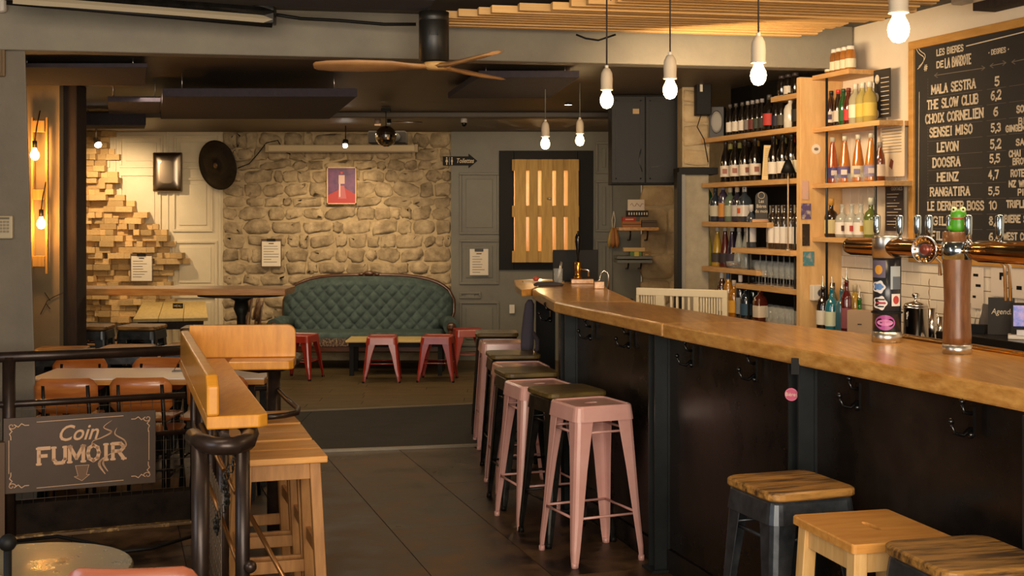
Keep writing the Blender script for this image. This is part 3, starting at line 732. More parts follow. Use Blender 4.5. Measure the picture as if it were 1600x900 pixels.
# ================================================================== VARNISHED LEDGE ON THE RAILING
def Q(x, y, z, o): v = PZ(x, y, z); return Vector((v.x-o.x, v.y-o.y, 0))
ZL = 1.0
lo = PZ(420, 647, ZL); ledge = thing('leaning_ledge', (lo.x, lo.y, 0), 0, 'L-shaped varnished plywood leaning ledge with upstand on the black tube railing', 'ledge')
O = ledge.location
d1 = Vector((-.297, .955, 0)); n1_ = Vector((-.955, -.297, 0))            # along the ledge, and across it to the left
A = Vector((0, 0, 0)); Lg = 1.80
# near leg: from A (near right corner) away along d1
w1 = .165
def pl2(*v): return [(p.x, p.y) for p in v]
e1 = A+d1*Lg
MB().prism(pl2(A+d1*.03, A+n1_*.03, A+n1_*(w1+.042), A+n1_*(w1+.042)+d1*Lg, e1), ZL-.045, ZL).build('ledge_board', 'oak_ply', ledge, bevel=.006)
us = A+n1_*w1
MB().prismy([(0, 0), (Lg, 0), (Lg, .135), (.06, .135), (.0, .10)], 0, .042).build('upstand', 'oak_ply', ledge, bevel=.008, loc=(us.x+n1_.x*0, us.y, ZL), rz=math.atan2(d1.y, d1.x))
# far leg going right
d2 = Vector((.995, .10, 0)); n2 = Vector((-.10, .995, 0))
B1 = e1-d1*.155
ln = .30
MB().prism(pl2(B1+d2*.0, B1+d2*(ln-.02), B1+d2*ln+n2*.03, B1+d2*ln+n2*.2, B1+n2*.2), ZL-.042, ZL-.001).build('ledge_board', 'oak_ply', ledge, bevel=.006)
cv = []
for i in range(7): t = PI/2*i/6; cv.append((ln+.0-.04+.04*math.cos(t), .155-.04+.04*math.sin(t)))
b2_ = B1+n2*.16-d2*.20
MB().prismy([(-.0, 0), (ln+.2, 0)]+[(x+.2, z) for x, z in cv]+[(0, .155)], 0, .03).build('upstand', 'oak_ply', ledge, bevel=.004, loc=(b2_.x, b2_.y, ZL), rz=math.atan2(d2.y, d2.x))

# ================================================================== TUBE RAILING UNDER THE LEDGE
rl = thing('tube_railing', (PZ(345, 700, .93).x, PZ(345, 700, .93).y, 0), 0, 'black tube railing with rounded handrail end, slanted rods and wire mesh under the ledge', 'railing')
O = rl.location
def q3(x, y, z): return Q(x, y, z, O)+Vector((0, 0, z))
zr = .925
MB().tube([q3(374, 657, zr), q3(386, 664, zr), q3(391, 678, zr), q3(386, 690, zr), q3(365, 697, zr), q3(335, 697, zr), q3(312, 690, zr), q3(302, 682, zr)], .030, 12).build('handrail', 'tubes', rl)
def pst(x, y, z1, r, z0=0, name='post'):
    p = q3(x, y, z1); MB().cyl((p.x, p.y, z0), (p.x, p.y, z1), r, n=12).build(name, 'tubes', rl)
pst(313, 690, zr, .030); pst(379, 686, zr, .025)
p = q3(379, 686, zr)
MB().ball((p.x+.03, p.y-.02, .50), .022).build('end_knob', 'tubes', rl)
a1 = A+n1_*.09
for t in (.55, 1.15, 1.7):
    c = Vector((lo.x, lo.y, 0))+n1_*.11+d1*t-O
    MB().cyl((c.x, c.y, 0), (c.x, c.y, .955), .024, n=12).build('post', 'tubes', rl)
for off in (.07, .15):
    c0 = Vector((lo.x, lo.y, 0))+n1_*off-d1*.05-O; c1 = c0+d1*1.8
    MB().tube([c0+Vector((0, 0, .935)), c1+Vector((0, 0, .935))], .018, 8).build('rail', 'tubes', rl)
# slanted rods
for (xa, ya, xb_2, yb_2) in ((314, 663, 350, 735), (340, 712, 368, 770), (321, 745, 343, 800), (345, 808, 372, 880), (391, 806, 445, 905)):
    za = .97-(ya-660)*.0022; 
    pa = P(xa, ya, 4.75)-O; pb = P(xb_2, yb_2, 4.55)-O
    MB().tube([pa, pb], .009, 8).build('slanted_rod', 'rod', rl)
# wire mesh panel along the railing
m = MB(); st = Vector((lo.x, lo.y, 0))+n1_*.15-O
for i in range(28):
    c = st+d1*(.06*i+.1); m.tube([c+Vector((0, 0, .02)), c+d1*.01+Vector((0, 0, .72))], .0018, 4)
for j in range(12): m.tube([st+d1*.1+Vector((0, 0, .05+.06*j)), st+d1*1.7+Vector((0, 0, .05+.06*j))], .0018, 4)
m.build('wire_mesh', 'wire', rl, kind='stuff')
# chain hanging between the posts
m = MB(); pa = P(366, 700, 4.3)-O; pb = P(340, 830, 4.5)-O
for i in range(26):
    c = pa.lerp(pb, i/25)+Vector((math.sin(i*.5)*.012, 0, 0)); a = PI/2*(i % 2)
    m.tube([c+Vector((math.cos(a)*.010*math.cos(t*PI/3), math.sin(a)*.010*math.cos(t*PI/3), .016*math.sin(t*PI/3))) for t in range(6)], .0028, 5, closed=True)
m.build('chain', 'blackmetal', rl)
# far end loop
zf = .90
fo = Vector((0, 0, 0))
MB().tube([q3(376, 570, zf+.02), q3(405, 574, zf+.02), q3(440, 571, zf+.02), q3(458, 565, zf+.02), q3(463, 559, zf+.02)], .030, 10).build('handrail', 'tubes', rl)
pf = q3(428, 572, zf); MB().cyl((pf.x, pf.y, 0), (pf.x, pf.y, zf), .036, n=12).build('post', 'tubes', rl)
zz = .78
MB().tube([q3(398, 607, zz), q3(425, 606, zz), q3(434, 609, zz), q3(450, 625, zz), q3(466, 638, zz), q3(464, 645, zz), q3(445, 649, zz), q3(415, 652, zz)], .013, 8).build('loop_rail', 'tubes', rl)

# ================================================================== FENCE WITH SIGN
fL = Vector((-3.1, 6.42, 0)); fR = Vector((-1.78, 6.97, 0)); fd = (fR-fL).normalized(); frz = math.atan2(fd.y, fd.x)
fence = thing('tube_fence', (fL.x, fL.y, 0), frz, 'black two-rail tube fence with wire mesh in front of the smoking corner', 'fence')
FL = (fR-fL).length
def fu(x): # pixel x to fence coordinate
    t = (x-800)/F; # fL.x+fd.x*u = t*(fL.y+fd.y*u)
    return (t*fL.y-fL.x)/(fd.x-t*fd.y)
def fz(x, y): u = fu(x); return H-(y-336)/F*(fL.y+fd.y*u)
MB().tube([(0, 0, .945), (FL, 0, .945)], .028, 10).build('rail', 'tubes', fence)
MB().tube([(0, 0, .70), (FL, 0, .70)], .018, 8).build('rail', 'tubes', fence)
MB().tube([(0, 0, .50), (FL, 0, .50)], .014, 8).build('rail', 'tubes', fence)
for x in (14, 303): MB().cyl((fu(x), 0, 0), (fu(x), 0, .945), .034 if x < 50 else .02, n=10).build('post', 'tubes', fence)
u0 = fu(-3); MB().b2(u0-.05, u0+.03, -.1, -.04, 0, .52).build('post', plain('#5a3e22', .5), fence, label='brown wooden post')
m = MB(); u = .05
while u < FL: m.tube([(u, .006, .17), (u+R.uniform(-.006, .006), .006, .70)], .0016, 4); u += .055
for j in range(10): m.tube([(0, .006, .20+.052*j), (FL, .006, .20+.052*j)], .0016, 4)
m.build('wire_mesh', 'wire', fence, kind='stuff')
cb = thing('floor_kerb', (fL.x, fL.y, 0), frz, 'low dark kerb with chipped yellowish edge below the fence', 'kerb')
MB().b2(-1.2, FL+.04, .02, .12, 0, .175).build('kerb_board', mat('kerb_paint', '#150f0b', .8, spec=.12, col2='#2a1f17', scale=8, bump=.2), cb, bevel=.006)
MB().b2(-1.2, FL+.04, -.035, .02, 0, .018).build('worn_edge', mat('worn_edge_paint', '#5c4326', .6, col2='#b08d54', scale=22, lo=.5, hi=.62), cb, bevel=.004)
# sign
su0, su1 = fu(5), fu(241); sz0, sz1 = fz(120, 760), fz(120, 645)
sign = thing('smoking_corner_sign', fence.location+fd*((su0+su1)/2)+Vector((fd.y, -fd.x, 0))*.05+Vector((0, 0, (sz0+sz1)/2)), frz, 'brown sign reading Coin FUMOIR with smoke swirl and down arrow, hung on the fence', 'sign')
SW, SH = (su1-su0)/2, (sz1-sz0)/2
MB().b2(-SW, SW, -.012, 0, -SH, SH).build('board', mat('sign_brown', '#4a382b', .55, col2='#523f31', scale=4), sign, bevel=.002)
INK = plain('#dcb088', .7); INK2 = plain('#775a44', .7)
m = MB(); yy = -.0135
def sgx(x): return fu(x)-(su0+su1)/2
def sgz(x, y): return fz(x, y)-(sz0+sz1)/2
KX = 2*SW/236; KZ = 2*SH/115
def sp(cx, cy):     # crop coordinates of the straightened sign: 0..236, 0..115 from top left
    return (-SW+cx*KX, SH-cy*KZ)
def line2(pts, t):
    for a, b in zip(pts[:-1], pts[1:]): seg2(m, sp(*a), sp(*b), t, yy)
for pts in ([(50, 8), (184, 6)], [(50, 109), (184, 107)], [(8, 34), (8, 84)], [(225, 32), (225, 78)]): line2(pts, .003)
for (fx, fy, ox, oy) in ((1, 1, 8, 8), (-1, 1, 227, 8), (1, -1, 8, 108), (-1, -1, 227, 106)):
    line2([(ox+fx*(4+7*math.cos(t*.5)*math.exp(-t*.11)), oy+fy*(4+6*math.sin(t*.5)*math.exp(-t*.11))) for t in range(14)], .004)
    line2([(ox+fx*a, oy+fy*b) for a, b in ((8, 2), (14, 6), (19, 1), (24, 4), (30, 4))], .004)
    line2([(ox+fx*a, oy+fy*b) for a, b in ((1, 8), (5, 12), (1, 16), (3, 20), (3, 25))], .004)
m.build('corner_flourishes', INK, sign)
m = MB(); letters(m, 'FUMOIR', *sp(53, 73), 132*KX, 24*KZ, t=1.35, serif=True, y=yy, gap=1.6)
m.build('lettering', INK, sign)
textobj('lettering', 'Coin', 34*KZ, INK, sign, (sp(112, 28)[0], yy, sp(112, 29)[1]), shear=.35, off=.0012, sx=.9)
m = MB()
def smoke(pts, ws):
    k = 8; P_ = []
    for i in range(len(pts)-1):
        p0 = pts[max(i-1, 0)]; p1 = pts[i]; p2_ = pts[i+1]; p3 = pts[min(i+2, len(pts)-1)]
        for j in range(k):
            t = j/k
            P_.append(tuple(.5*((2*p1[c])+(-p0[c]+p2_[c])*t+(2*p0[c]-5*p1[c]+4*p2_[c]-p3[c])*t*t+(-p0[c]+3*p1[c]-3*p2_[c]+p3[c])*t**3) for c in (0, 1))+(ws[i]+(ws[i+1]-ws[i])*t,))
    for a, b in zip(P_[:-1], P_[1:]): seg2(m, sp(a[0], a[1]), sp(b[0], b[1]), a[2], yy-.001)
smoke([(166, 12), (153, 22), (165, 30), (150, 38), (136, 43), (134, 54)], [.001, .005, .009, .006, .004, .001])
smoke([(174, 24), (171, 34), (186, 45), (186, 56), (160, 66), (146, 78), (156, 96)], [.001, .007, .008, .005, .004, .013, .002])
smoke([(158, 68), (152, 78), (160, 92)], [.003, .010, .002])
m.build('smoke_swirl', INK, sign)
m = MB(); m.prismy([sp(*p) for p in ((109, 79), (130, 79), (126, 94), (131, 94), (119, 103), (107, 96), (113, 95))], yy-.001, yy+.001)
m.build('down_arrow', INK2, sign)
m = MB(); pts = [(109, 79), (130, 79), (126, 94), (131, 94), (119, 103), (107, 96), (113, 95), (109, 79)]
for a, b in zip(pts[:-1], pts[1:]): seg2(m, sp(*a), sp(*b), .002, yy-.0015)
m.build('arrow_outline', INK, sign)

# ================================================================== SCHOOL CHAIRS AND TABLES
def school_chair(label, group, m='chairply', hgt=.77, frame='blackmetal'):
    t = thing('school_chair', (0, 0, 0), 0, label, 'chair', group)    # faces +y, backrest at -y
    m_ = MB(); N = 8; rs0 = []
    bw, z0, z1 = .172, hgt-.20, hgt
    front, back = [], []
    out = [(-bw+.03, z0+.012), (bw-.03, z0+.012), (bw-.006, z0+.04), (bw+.004, z1-.05), (bw-.012, z1-.014), (bw-.05, z1), (-bw+.05, z1), (-bw+.012, z1-.014), (-bw-.004, z1-.05), (-bw+.006, z0+.04)]
    def cy(x, z): return -.19-(z-z0)*.22+.028*(1-(x/bw)**2)*-1
    cols = 17
    vs = []; fs = []
    for i in range(cols):
        u = -1+2*i/(cols-1); x = u*bw; cr = max(0, (abs(u)-.72)/.28)
        top = z1-.045*cr**2.2; bot = z0+.035*cr**2.2
        for j in range(4):
            z = bot+(top-bot)*j/3
            vs.append((x, cy(x, z), z)); vs.append((x, cy(x, z)-.009, z))
    for i in range(cols-1):
        for j in range(3):
            a = (i*4+j)*2; b = ((i+1)*4+j)*2
            fs += [(a, a+2, b+2, b), (a+1, b+1, b+3, a+3)]
        a = (i*4)*2; b = ((i+1)*4)*2; fs.append((a, b, b+1, a+1)); a += 6; b += 6; fs.append((a, a+1, b+1, b))
    for j in range(3):
        a = j*2; fs.append((a, a+1, a+3, a+2)); a = ((cols-1)*4+j)*2; fs.append((a, a+2, a+3, a+1))
    MB().add(vs, fs, True).build('backrest', m, t)
    MB().rings([rsq(.175, .04, .43), rsq(.18, .045, .438), rsq(.18, .045, .444), rsq(.175, .04, .448)]).build('seat', m, t)
    for s_ in (-1, 1):
        MB().tube([(s_*.155, -.235, 0), (s_*.14, -.16, .42), (s_*.125, -.205, .50), (s_*.12, -.245, hgt-.04)], .011, 8).build('leg', frame, t)
        MB().tube([(s_*.165, .19, 0), (s_*.145, .13, .425), (s_*.13, -.16, .42)], .011, 8).build('leg', frame, t)
        MB().tube([(s_*.155, .16, .20), (s_*.15, -.205, .20)], .007, 6).build('stretcher', frame, t)
        for zz in (hgt-.07, hgt-.15):
            MB().ball((s_*.12, cy(.12, zz)-.010, zz), .006, 8, 4).build('rivet', 'brushed', t)
    MB().tube([(-.15, 0, .20), (.15, 0, .20)], .007, 6).build('stretcher', frame, t)
    return t
GS = 'plywood school chairs at the white table'
sc = school_chair('plywood school chair on the near side of the white table, beside the column', GS)
sc.location = (-2.515, 7.38, 0); sc.rotation_euler = (0, 0, .10)
dup(sc, (-2.10, 7.42, 0), .06, 'plywood school chair on the near side of the white table, second from the column', GS)
dup(sc, (-1.68, 7.50, 0), .02, 'plywood school chair on the near side of the white table, next to the ledge', GS)
dup(sc, (-2.74, 7.92, 0), PI+.04, 'plywood school chair with chipped varnish beyond the white table, near the column', GS)
dup(sc, (-2.26, 7.93, 0), PI-.05, 'plywood school chair beyond the white table, middle one', GS)
dup(sc, (-1.86, 7.96, 0), PI+.06, 'plywood school chair beyond the white table, half behind the ledge', GS)
fs_ = school_chair('pinkish plywood school chair with its back at the bottom edge, nearest the viewer', 'foreground chair', m='chairply_pale', hgt=.80)
fs_.location = (-.97, 3.45, 0); fs_.rotation_euler = (0, 0, .07)
tb = thing('white_table', (-2.2, 7.74, 0), .03, 'long narrow table with white top and bare wooden edge behind the fence', 'table')
MB().b2(-.63, .74, -.26, .26, .715, .725).build('tabletop', 'whitetop', tb, bevel=.002)
MB().b2(-.63, .74, -.26, .26, .685, .7145).build('edge', 'pine_top', tb, bevel=.003)
for s_ in (-1, 1):
    for q_ in (-1, 1): MB().b2((.66 if s_ > 0 else -.55)-.02, (.66 if s_ > 0 else -.55)+.02, q_*.2-.02, q_*.2+.02, 0, .685).build('leg', 'blackmetal', tb)
v = PZ(282, 580, .725)
o = thing('wire_card_holder', (v.x, v.y, .726), .2, 'small triangular metal holder standing on the white table', 'card holder')
MB().tube([(-.04, 0, .004), (0, 0, .07), (.04, 0, .004)], .005, 6, closed=True).build('holder', 'gunmetal', o); MB().b2(-.05, .05, -.03, .03, 0, .004).build('base', 'gunmetal', o)
# zinc round table, cable and knob, lower left
zt = thing('round_table', (-1.36, 3.56, 0), 0, 'round zinc-topped table with chipped white specks, bottom left', 'table')
MB().lathe([(.285, .672), (.295, .68), (.295, .69), (.29, .696)], n=48).build('tabletop', 'galv', zt)
MB().cyl((0, 0, .02), (0, 0, .672), .03).build('pedestal', 'blackmetal', zt); MB().lathe([(.2, 0), (.2, .01), (.04, .03)], n=24).build('base', 'blackmetal', zt)
m = MB()
for i in range(60):
    a = R.uniform(0, 2*PI); r_ = R.uniform(.2, .284); s_ = R.uniform(.001, .005)
    m.lathe([(s_, .6962), (s_*.7, .6966)], (r_*math.cos(a), r_*math.sin(a), 0), 5, False)
m.build('paint_specks', plain('#b8ae90', .7), zt, kind='stuff')
tag(MB().tube([P(20, 846, 6.2), P(90, 838, 6.2), P(150, 850, 6.1), P(190, 862, 6.05), P(235, 857, 6.1), P(300, 838, 6.3)], .009, 6).build('floor_cable', 'black'), 'thin black cable sagging across the floor below the kerb', 'cable')
v = P(12, 848, 3.2)
o = thing('knobbed_post', (v.x-.0, v.y, 0), 0, 'dark round knob on a post at the lower left edge', 'post')
MB().ball((0, 0, v.z), .022).build('knob', 'black', o); MB().cyl((0, 0, 0), (0, 0, v.z), .010).build('post', 'black', o)
# high plank table
hp = thing('high_plank_table', ((px(55, 9.62)+px(445, 9.62))/2, 9.85, 0), 0, 'high bar table with long thin plank top between column and sofa', 'table')
hw = (px(445, 9.62)-px(55, 9.62))/2
MB().b2(-hw, hw, -.22, .22, 1.075, 1.125).build('tabletop', 'oak_x', hp, bevel=.004)
pxx = px(375, 9.8)-hp.location.x
MB().lathe([(.33, 1.06), (.33, 1.07)], (pxx-.0, 0, 0), 32, False).build('mounting_plate', 'black', hp)
for q_ in (pxx, -.75):
    MB().lathe([(.2, 0), (.19, .03), (.06, .05), (.045, .1), (.04, .5), (.05, .56), (.035, .62), (.035, .9), (.06, .96), (.05, 1.02), (.12, 1.06)], (q_, 0, 0), 16).build('pedestal', 'blackmetal', hp)
# yellow slatted table with chairs
yt = thing('slatted_table', (px(275, 12.6)-.06, 12.7, 0), math.radians(14), 'yellowish plank-topped dining table at the wood block wall', 'table')
for k in range(3): MB().b2(-.33+.22*k+.002, -.33+.22*(k+1)-.002, -1.15, 1.15, .715, .745).build('plank', 'yellowtop', yt, bevel=.003)
MB().b2(-.29, .29, -1.1, 1.1, .64, .715).build('apron', 'timber', yt)
for s_ in (-1, 1):
    for q_ in (-1, 1): MB().b2(s_*.26-.025, s_*.26+.025, q_*1.05-.025, q_*1.05+.025, 0, .64).build('leg', 'timber', yt)
v = PZ(278, 482, .745)
o = thing('reserved_card', (v.x, v.y, .746), .0, 'small black card with white lettering on the yellowish table', 'card')
MB().b2(-.05, .05, -.004, .004, 0, .05).build('card', 'black', o); m = MB(); letters(m, 'MENU', -.038, .015, .076, .02, t=.7, serif=False, y=-.0045); m.build('lettering', 'chalkline', o)
GC = 'brown wooden chairs around the yellowish table'
wc = school_chair('brown wooden chair left of the yellowish table, nearest one', GC, m='chairbrown', hgt=.86, frame='chairbrown')
wc.location = (-3.72, 11.75, 0); wc.rotation_euler = (0, 0, -PI/2+.2)
for (x_, y_, rz, lb) in ((-3.92, 12.3, -PI/2+.1, 'brown wooden chair left of the yellowish table, middle one'), (-4.1, 12.9, -PI/2+.3, 'brown wooden chair left of the yellowish table, farthest one'),
        (-2.62, 12.1, PI/2+.25, 'brown wooden chair right of the yellowish table, nearest one'), (-2.75, 12.6, PI/2+.2, 'brown wooden chair right of the yellowish table, middle one'), (-3.0, 13.5, PI/2+.3, 'brown wooden chair right of the yellowish table, farthest one')):
    dup(wc, (x_, y_, 0), rz, lb, GC)
# ================================================================== SOFA
so = thing('tufted_sofa', (px(572, 14.3), 14.34, 0), 0, 'antique sofa with button-tufted green velvet back and carved dark wood frame', 'sofa')
W_ = .96; Z0 = .36; ZH = .60
def hw_(v): return W_*(.80+.20*math.sin(min(1, .02+v*1.35)*PI/2))
def ztop(u): return .70+.285*(max(0, 1-abs(u)**3.4))**.55
def tuft(x, z):
    a, b = .070, .075
    s_ = abs(math.sin(PI*(x/a+z/b)/2)*math.sin(PI*(x/a-z/b)/2))
    return s_**.42
vs = []; fs = []; NX, NZ = 210, 72
for i in range(NX+1):
    u = -1+2*i/NX
    for j in range(NZ+1):
        v = j/NZ; x = u*hw_(v); z = Z0+v*(ztop(u)-Z0)
        ed = min(1, (1-abs(u))*9, (1-v)*7+.02)**.5
        vs.append((x, .10+.14*v-.085*ed-.034*tuft(x, z)*ed+.05*abs(u)**4*-1, z))
for i in range(NX):
    for j in range(NZ):
        a = i*(NZ+1)+j; fs.append((a, a+NZ+1, a+NZ+2, a+1))
cushion = MB().add(vs, fs, True).build('back_cushion', 'velvet', so)
m = MB()
for i in range(-14, 15):
    for j in range(1, 17):
        x = i*.070; z = j*.075
        if (i+j) % 2 == 0:
            for (xx, zz) in ((x, z),):
                v = (zz-Z0)/(ZH+.0)
                if 0.03 < v and abs(xx) < hw_(max(0, v))-.05 and zz < ztop(xx/W_)-.07: m.ball((xx, .10+.14*min(1, v)-.083, zz), .0075, 6, 4)
m.build('button', mat('velvet_button', '#22403a', .7), so, kind='stuff')
rim = []
for k in range(12): v = k/12; rim.append((-hw_(v)*1.005, .12+.14*v, Z0-.02+v*(ztop(-1)-Z0)))
for k in range(33): u = -1+2*k/32; rim.append((u*W_*1.005, .27, ztop(u)+.01))
for k in range(12): v = 1-(k+1)/12; rim.append((hw_(v)*1.005, .12+.14*v, Z0-.02+v*(ztop(1)-Z0)))
MB().tube(rim, .024, 10).build('carved_rim', 'mahog', so)
m = MB(); m.ball((0, .25, ztop(0)+.03), .03, 10, 6, (2.2, .8, 1)); m.ball((-.09, .25, ztop(0)+.02), .018, 8, 6, (1.8, .8, 1)); m.ball((.09, .25, ztop(0)+.02), .018, 8, 6, (1.8, .8, 1)); m.build('crest', 'mahog', so)
MB().rings([[(x, y, z) for x, y, z in rsq(.86, .08, .30, 5, .34)], rsq(.88, .1, .32, 5, .36), rsq(.88, .1, .38, 5, .36), rsq(.84, .1, .405, 5, .33)]).build('seat_cushion', 'velvet', so, loc=(0, -.10, 0))
MB().b2(-.88, .88, -.47, -.40, .19, .26).build('front_rail', 'mahog', so, bevel=.012)
m = MB()
for i in range(88): x = -.87+i*.02; m.box((x, -.475, .30), (.016, .006, .085+R.uniform(-.006, .006)))
m.build('fringe', 'fringe', so, kind='stuff')
for s_ in (-1, 1):
    MB().tube([(s_*.84, .14, .47), (s_*.93, -.1, .48), (s_*.97, -.38, .46)], [.07, .082, .088], 14).build('arm_pad', 'velvet', so)
    MB().lathe([(.005, 0), (.05, .004), (.052, .02), (.03, .03), (.012, .04)], (0, 0, 0), 14).build('arm_scroll', 'mahog', so, loc=(s_*.97, -.385, .46)).rotation_euler = (PI/2, 0, 0)
    MB().tube([(s_*.97, -.40, .41), (s_*.93, -.43, .33), (s_*.88, -.44, .22)], [.03, .026, .034], 8).build('arm_post', 'mahog', so)
    MB().tube([(s_*.86, -.42, .22), (s_*.88, -.44, .12), (s_*.89, -.46, 0)], [.034, .02, .015], 8).build('leg', 'mahog', so)
    MB().tube([(s_*.8, .2, .3), (s_*.84, .3, 0)], [.03, .018], 8).build('leg', 'mahog', so)
# coffee table
ct = thing('coffee_table', (-1.21, 13.52, 0), 0, 'low table with pale yellow top and black legs in front of the sofa', 'table')
MB().b2(-.52, .52, -.23, .25, .355, .375).build('tabletop', plain('#c8b070', .45), ct, bevel=.003)
MB().b2(-.49, .49, -.21, .23, .31, .355).build('apron', 'black', ct)
for s_ in (-1, 1):
    for q_ in (-1, 1): MB().b2(s_*.46-.022, s_*.46+.022, q_*.19-.012, q_*.19+.032, 0, .31).build('leg', 'black', ct)

# ================================================================== WOOD BLOCK MOSAIC
mo = thing('wood_block_mosaic', (px(120, 14.79), 14.775, .45), 0, 'stepped mosaic of sawn wooden blocks covering the left of the cream panels', 'wall decoration')
edge = [(212, 178), (225, 170), (232, 176), (245, 182), (255, 168), (270, 183), (285, 184), (297, 174), (305, 190), (315, 199), (325, 212), (333, 224), (343, 234), (352, 250), (362, 262), (372, 258), (385, 272), (396, 284), (406, 296), (416, 284), (430, 272), (445, 266), (520, 276), (600, 280), (640, 280)]
ub = unit('block'); z = .45; rowh = .0665
while z < 2.60:
    ypx = 336+(H-z-rowh/2)*F/14.8
    xr = None
    for (a, xa), (b, xb_3) in zip(edge[:-1], edge[1:]):
        if a <= ypx < b: xr = xa+(xb_3-xa)*(ypx-a)/(b-a)
    if xr is None: xr = 178 if ypx < 212 else 280
    x0 = px(118, 14.79); x1 = px(xr, 14.79)+R.uniform(-.05, .05); x = x0-R.uniform(0, .1)
    while x < x1-.04:
        wd = R.choice((.07, .095, .13, .165, .19)); wd = min(wd, x1-x+.03)
        if wd < .05: break
        d = R.choice((.02, .05, .08, .12, .16)); 
        inst(ub, 'wood_block', mo, (x+wd/2-mo.location.x, -d/2, z+rowh/2-mo.location.z), (R.uniform(-.03, .03), R.uniform(-.02, .02), 0), (wd-.003, d, rowh-.003))
        x += wd
    z += rowh

# ================================================================== PICTURES, CLIPBOARDS, SIGNS ON THE REAR WALL
def wallthing(name, x0, x1, y0, y1, Y, label, cat, group=None):
    cx, cz = (px(x0, Y)+px(x1, Y))/2, (pz(y0, Y)+pz(y1, Y))/2
    t = thing(name, (cx, Y, cz), 0, label, cat, group)
    return t, (px(x1, Y)-px(x0, Y))/2, (pz(y0, Y)-pz(y1, Y))/2
t, w2, h2 = wallthing('framed_poster', 511, 557, 261, 319, 14.75, 'small poster with purple, white and red shapes in a pale wooden frame above the sofa', 'picture')
m = MB(); b_ = .012
for (a, bb, c, d) in ((-w2, w2, h2-b_, h2), (-w2, w2, -h2, -h2+b_), (-w2, -w2+b_, -h2, h2), (w2-b_, w2, -h2, h2)): m.b2(a, bb, -.02, .01, c, d)
m.build('frame', 'pine', t)
MB().b2(-w2+b_, w2-b_, -.008, .01, -h2+b_, h2-b_).build('print', mat('poster_print', '#4a2c58', .5, col2='#70406a', scale=12), t)
MB().prismy([(-w2+b_, -h2+b_), (w2-b_, -h2+b_), (w2-b_, -.10), (.02, -.02), (-w2+b_, -.11)], -.0095, -.008).build('red_ground', plain('#a83a3c', .6), t)
MB().prismy([(-.035, .02), (.035, .02), (.035, .12), (-.035, .12)], -.0105, -.008).build('pale_panel', plain('#c8a8a0', .6), t)
MB().prismy([(-.03, .0), (.03, .0), (.055, -.15), (-.04, -.15)], -.0105, -.009).build('pale_shape', plain('#b06068', .6), t)
MB().b2(-.03, -.015, -.0115, -.010, -.13, .02).build('pale_stripe', plain('#d8c0b8', .6), t)
MB().b2(-.012, .012, -.0115, -.010, .135, .16).build('red_dot', plain('#c04038', .6), t)
t, w2, h2 = wallthing('convex_mirror_tray', 239, 285, 238, 300, 14.72, 'dark glossy rectangular metal tray hung on the cream panels', 'wall decoration')
MB().rings([rsq(w2, .015, 0, 3, h2), rsq(w2-.01, .012, .03, 3, h2-.01), rsq(w2-.05, .05, .045, 3, h2-.05), rsq(w2-.09, .05, .055, 3, h2-.1)]).build('tray', mat('smoked_mirror', '#8a7c6c', .28, metal=1.0), t).rotation_euler = (PI/2, 0, 0)
t, w2, h2 = wallthing('round_gong_plate', 311, 369, 223, 293, 14.55, 'large tilted black round plate hung where cream panels meet the stone wall', 'wall decoration')
g_ = MB(); g_.lathe([(.01, .03), (.05, .035), (.06, .02), (.10, .028), (.20, .02), (.245, -.004), (.26, .0), (.25, -.01)], n=40); o = g_.build('plate', mat('gong_black', '#17120e', .4, metal=.4, col2='#2a211a', scale=30, bump=.1), t)
o.rotation_euler = (PI/2, 0, 0); o2 = MB().lathe([(.001, .04), (.025, .038), (.03, .03)], n=16).build('boss', plain('#7a6248', .35, .7), t); o2.rotation_euler = (PI/2, 0, 0)
t.rotation_euler = (Matrix.Rotation(-.38, 3, 'Y') @ Matrix.Rotation(-.56, 3, 'Z')).to_euler(); t.scale = (1.1, 1.1, 1.1)
MB().cyl((0, 0, 0), (0, .27, 0), .012).build('wall_arm', 'black', t)
tag(MB().tube([(px(369, 14.6), 14.7, pz(262, 14.6)), (px(385, 14.6), 14.75, pz(255, 14.6)), (px(398, 14.6), 14.76, pz(240, 14.6)), (px(412, 14.6), 14.76, pz(222, 14.6)), (px(430, 14.6), 14.76, pz(218, 14.6)), (px(440, 14.6), 14.76, pz(236, 14.6)), (px(450, 14.6), 14.76, pz(240, 14.6))], .006, 6).build('wall_cable', 'black'), 'black cable looping across the stone wall beside the round plate', 'cable')
for i, (x0, x1, y0, y1, Y, lb) in enumerate(((204, 239, 396, 441, 14.60, 'clipboard with menu sheet on the wood block mosaic'), (408, 440, 373, 418, 14.74, 'clipboard with menu sheet on the stone wall left of the sofa'), (734, 763, 389, 430, 14.70, 'clipboard with menu sheet on the grey panelling'))):
    t, w2, h2 = wallthing('clipboard', x0, x1, y0, y1, Y, lb, 'clipboard', 'clipboards with menus on the rear wall')
    MB().b2(-w2, w2, -.006, 0, -h2, h2).build('board', plain('#5a4632', .6) if i < 2 else 'whiteplastic', t)
    MB().b2(-w2+.01, w2-.01, -.009, -.006, -h2+.015, h2-.03).build('sheet', 'paper', t)
    MB().b2(-.05, .05, -.02, -.006, h2-.03, h2+.002).build('clip', 'blackmetal', t, bevel=.003); m = MB().b2(-.03, .03, -.0105, -.009, h2-.06, h2-.05)
    for q_ in range(7): m.b2(-w2+.03, R.uniform(.0, w2-.03), -.0102, -.009, h2-.09-.03*q_, h2-.085-.03*q_)
    m.build('print', 'timber', t)
t, w2, h2 = wallthing('toilet_arrow_sign', 692, 746, 240, 263, 14.745, 'black arrow sign pointing right with figures and the word Toilettes', 'sign')
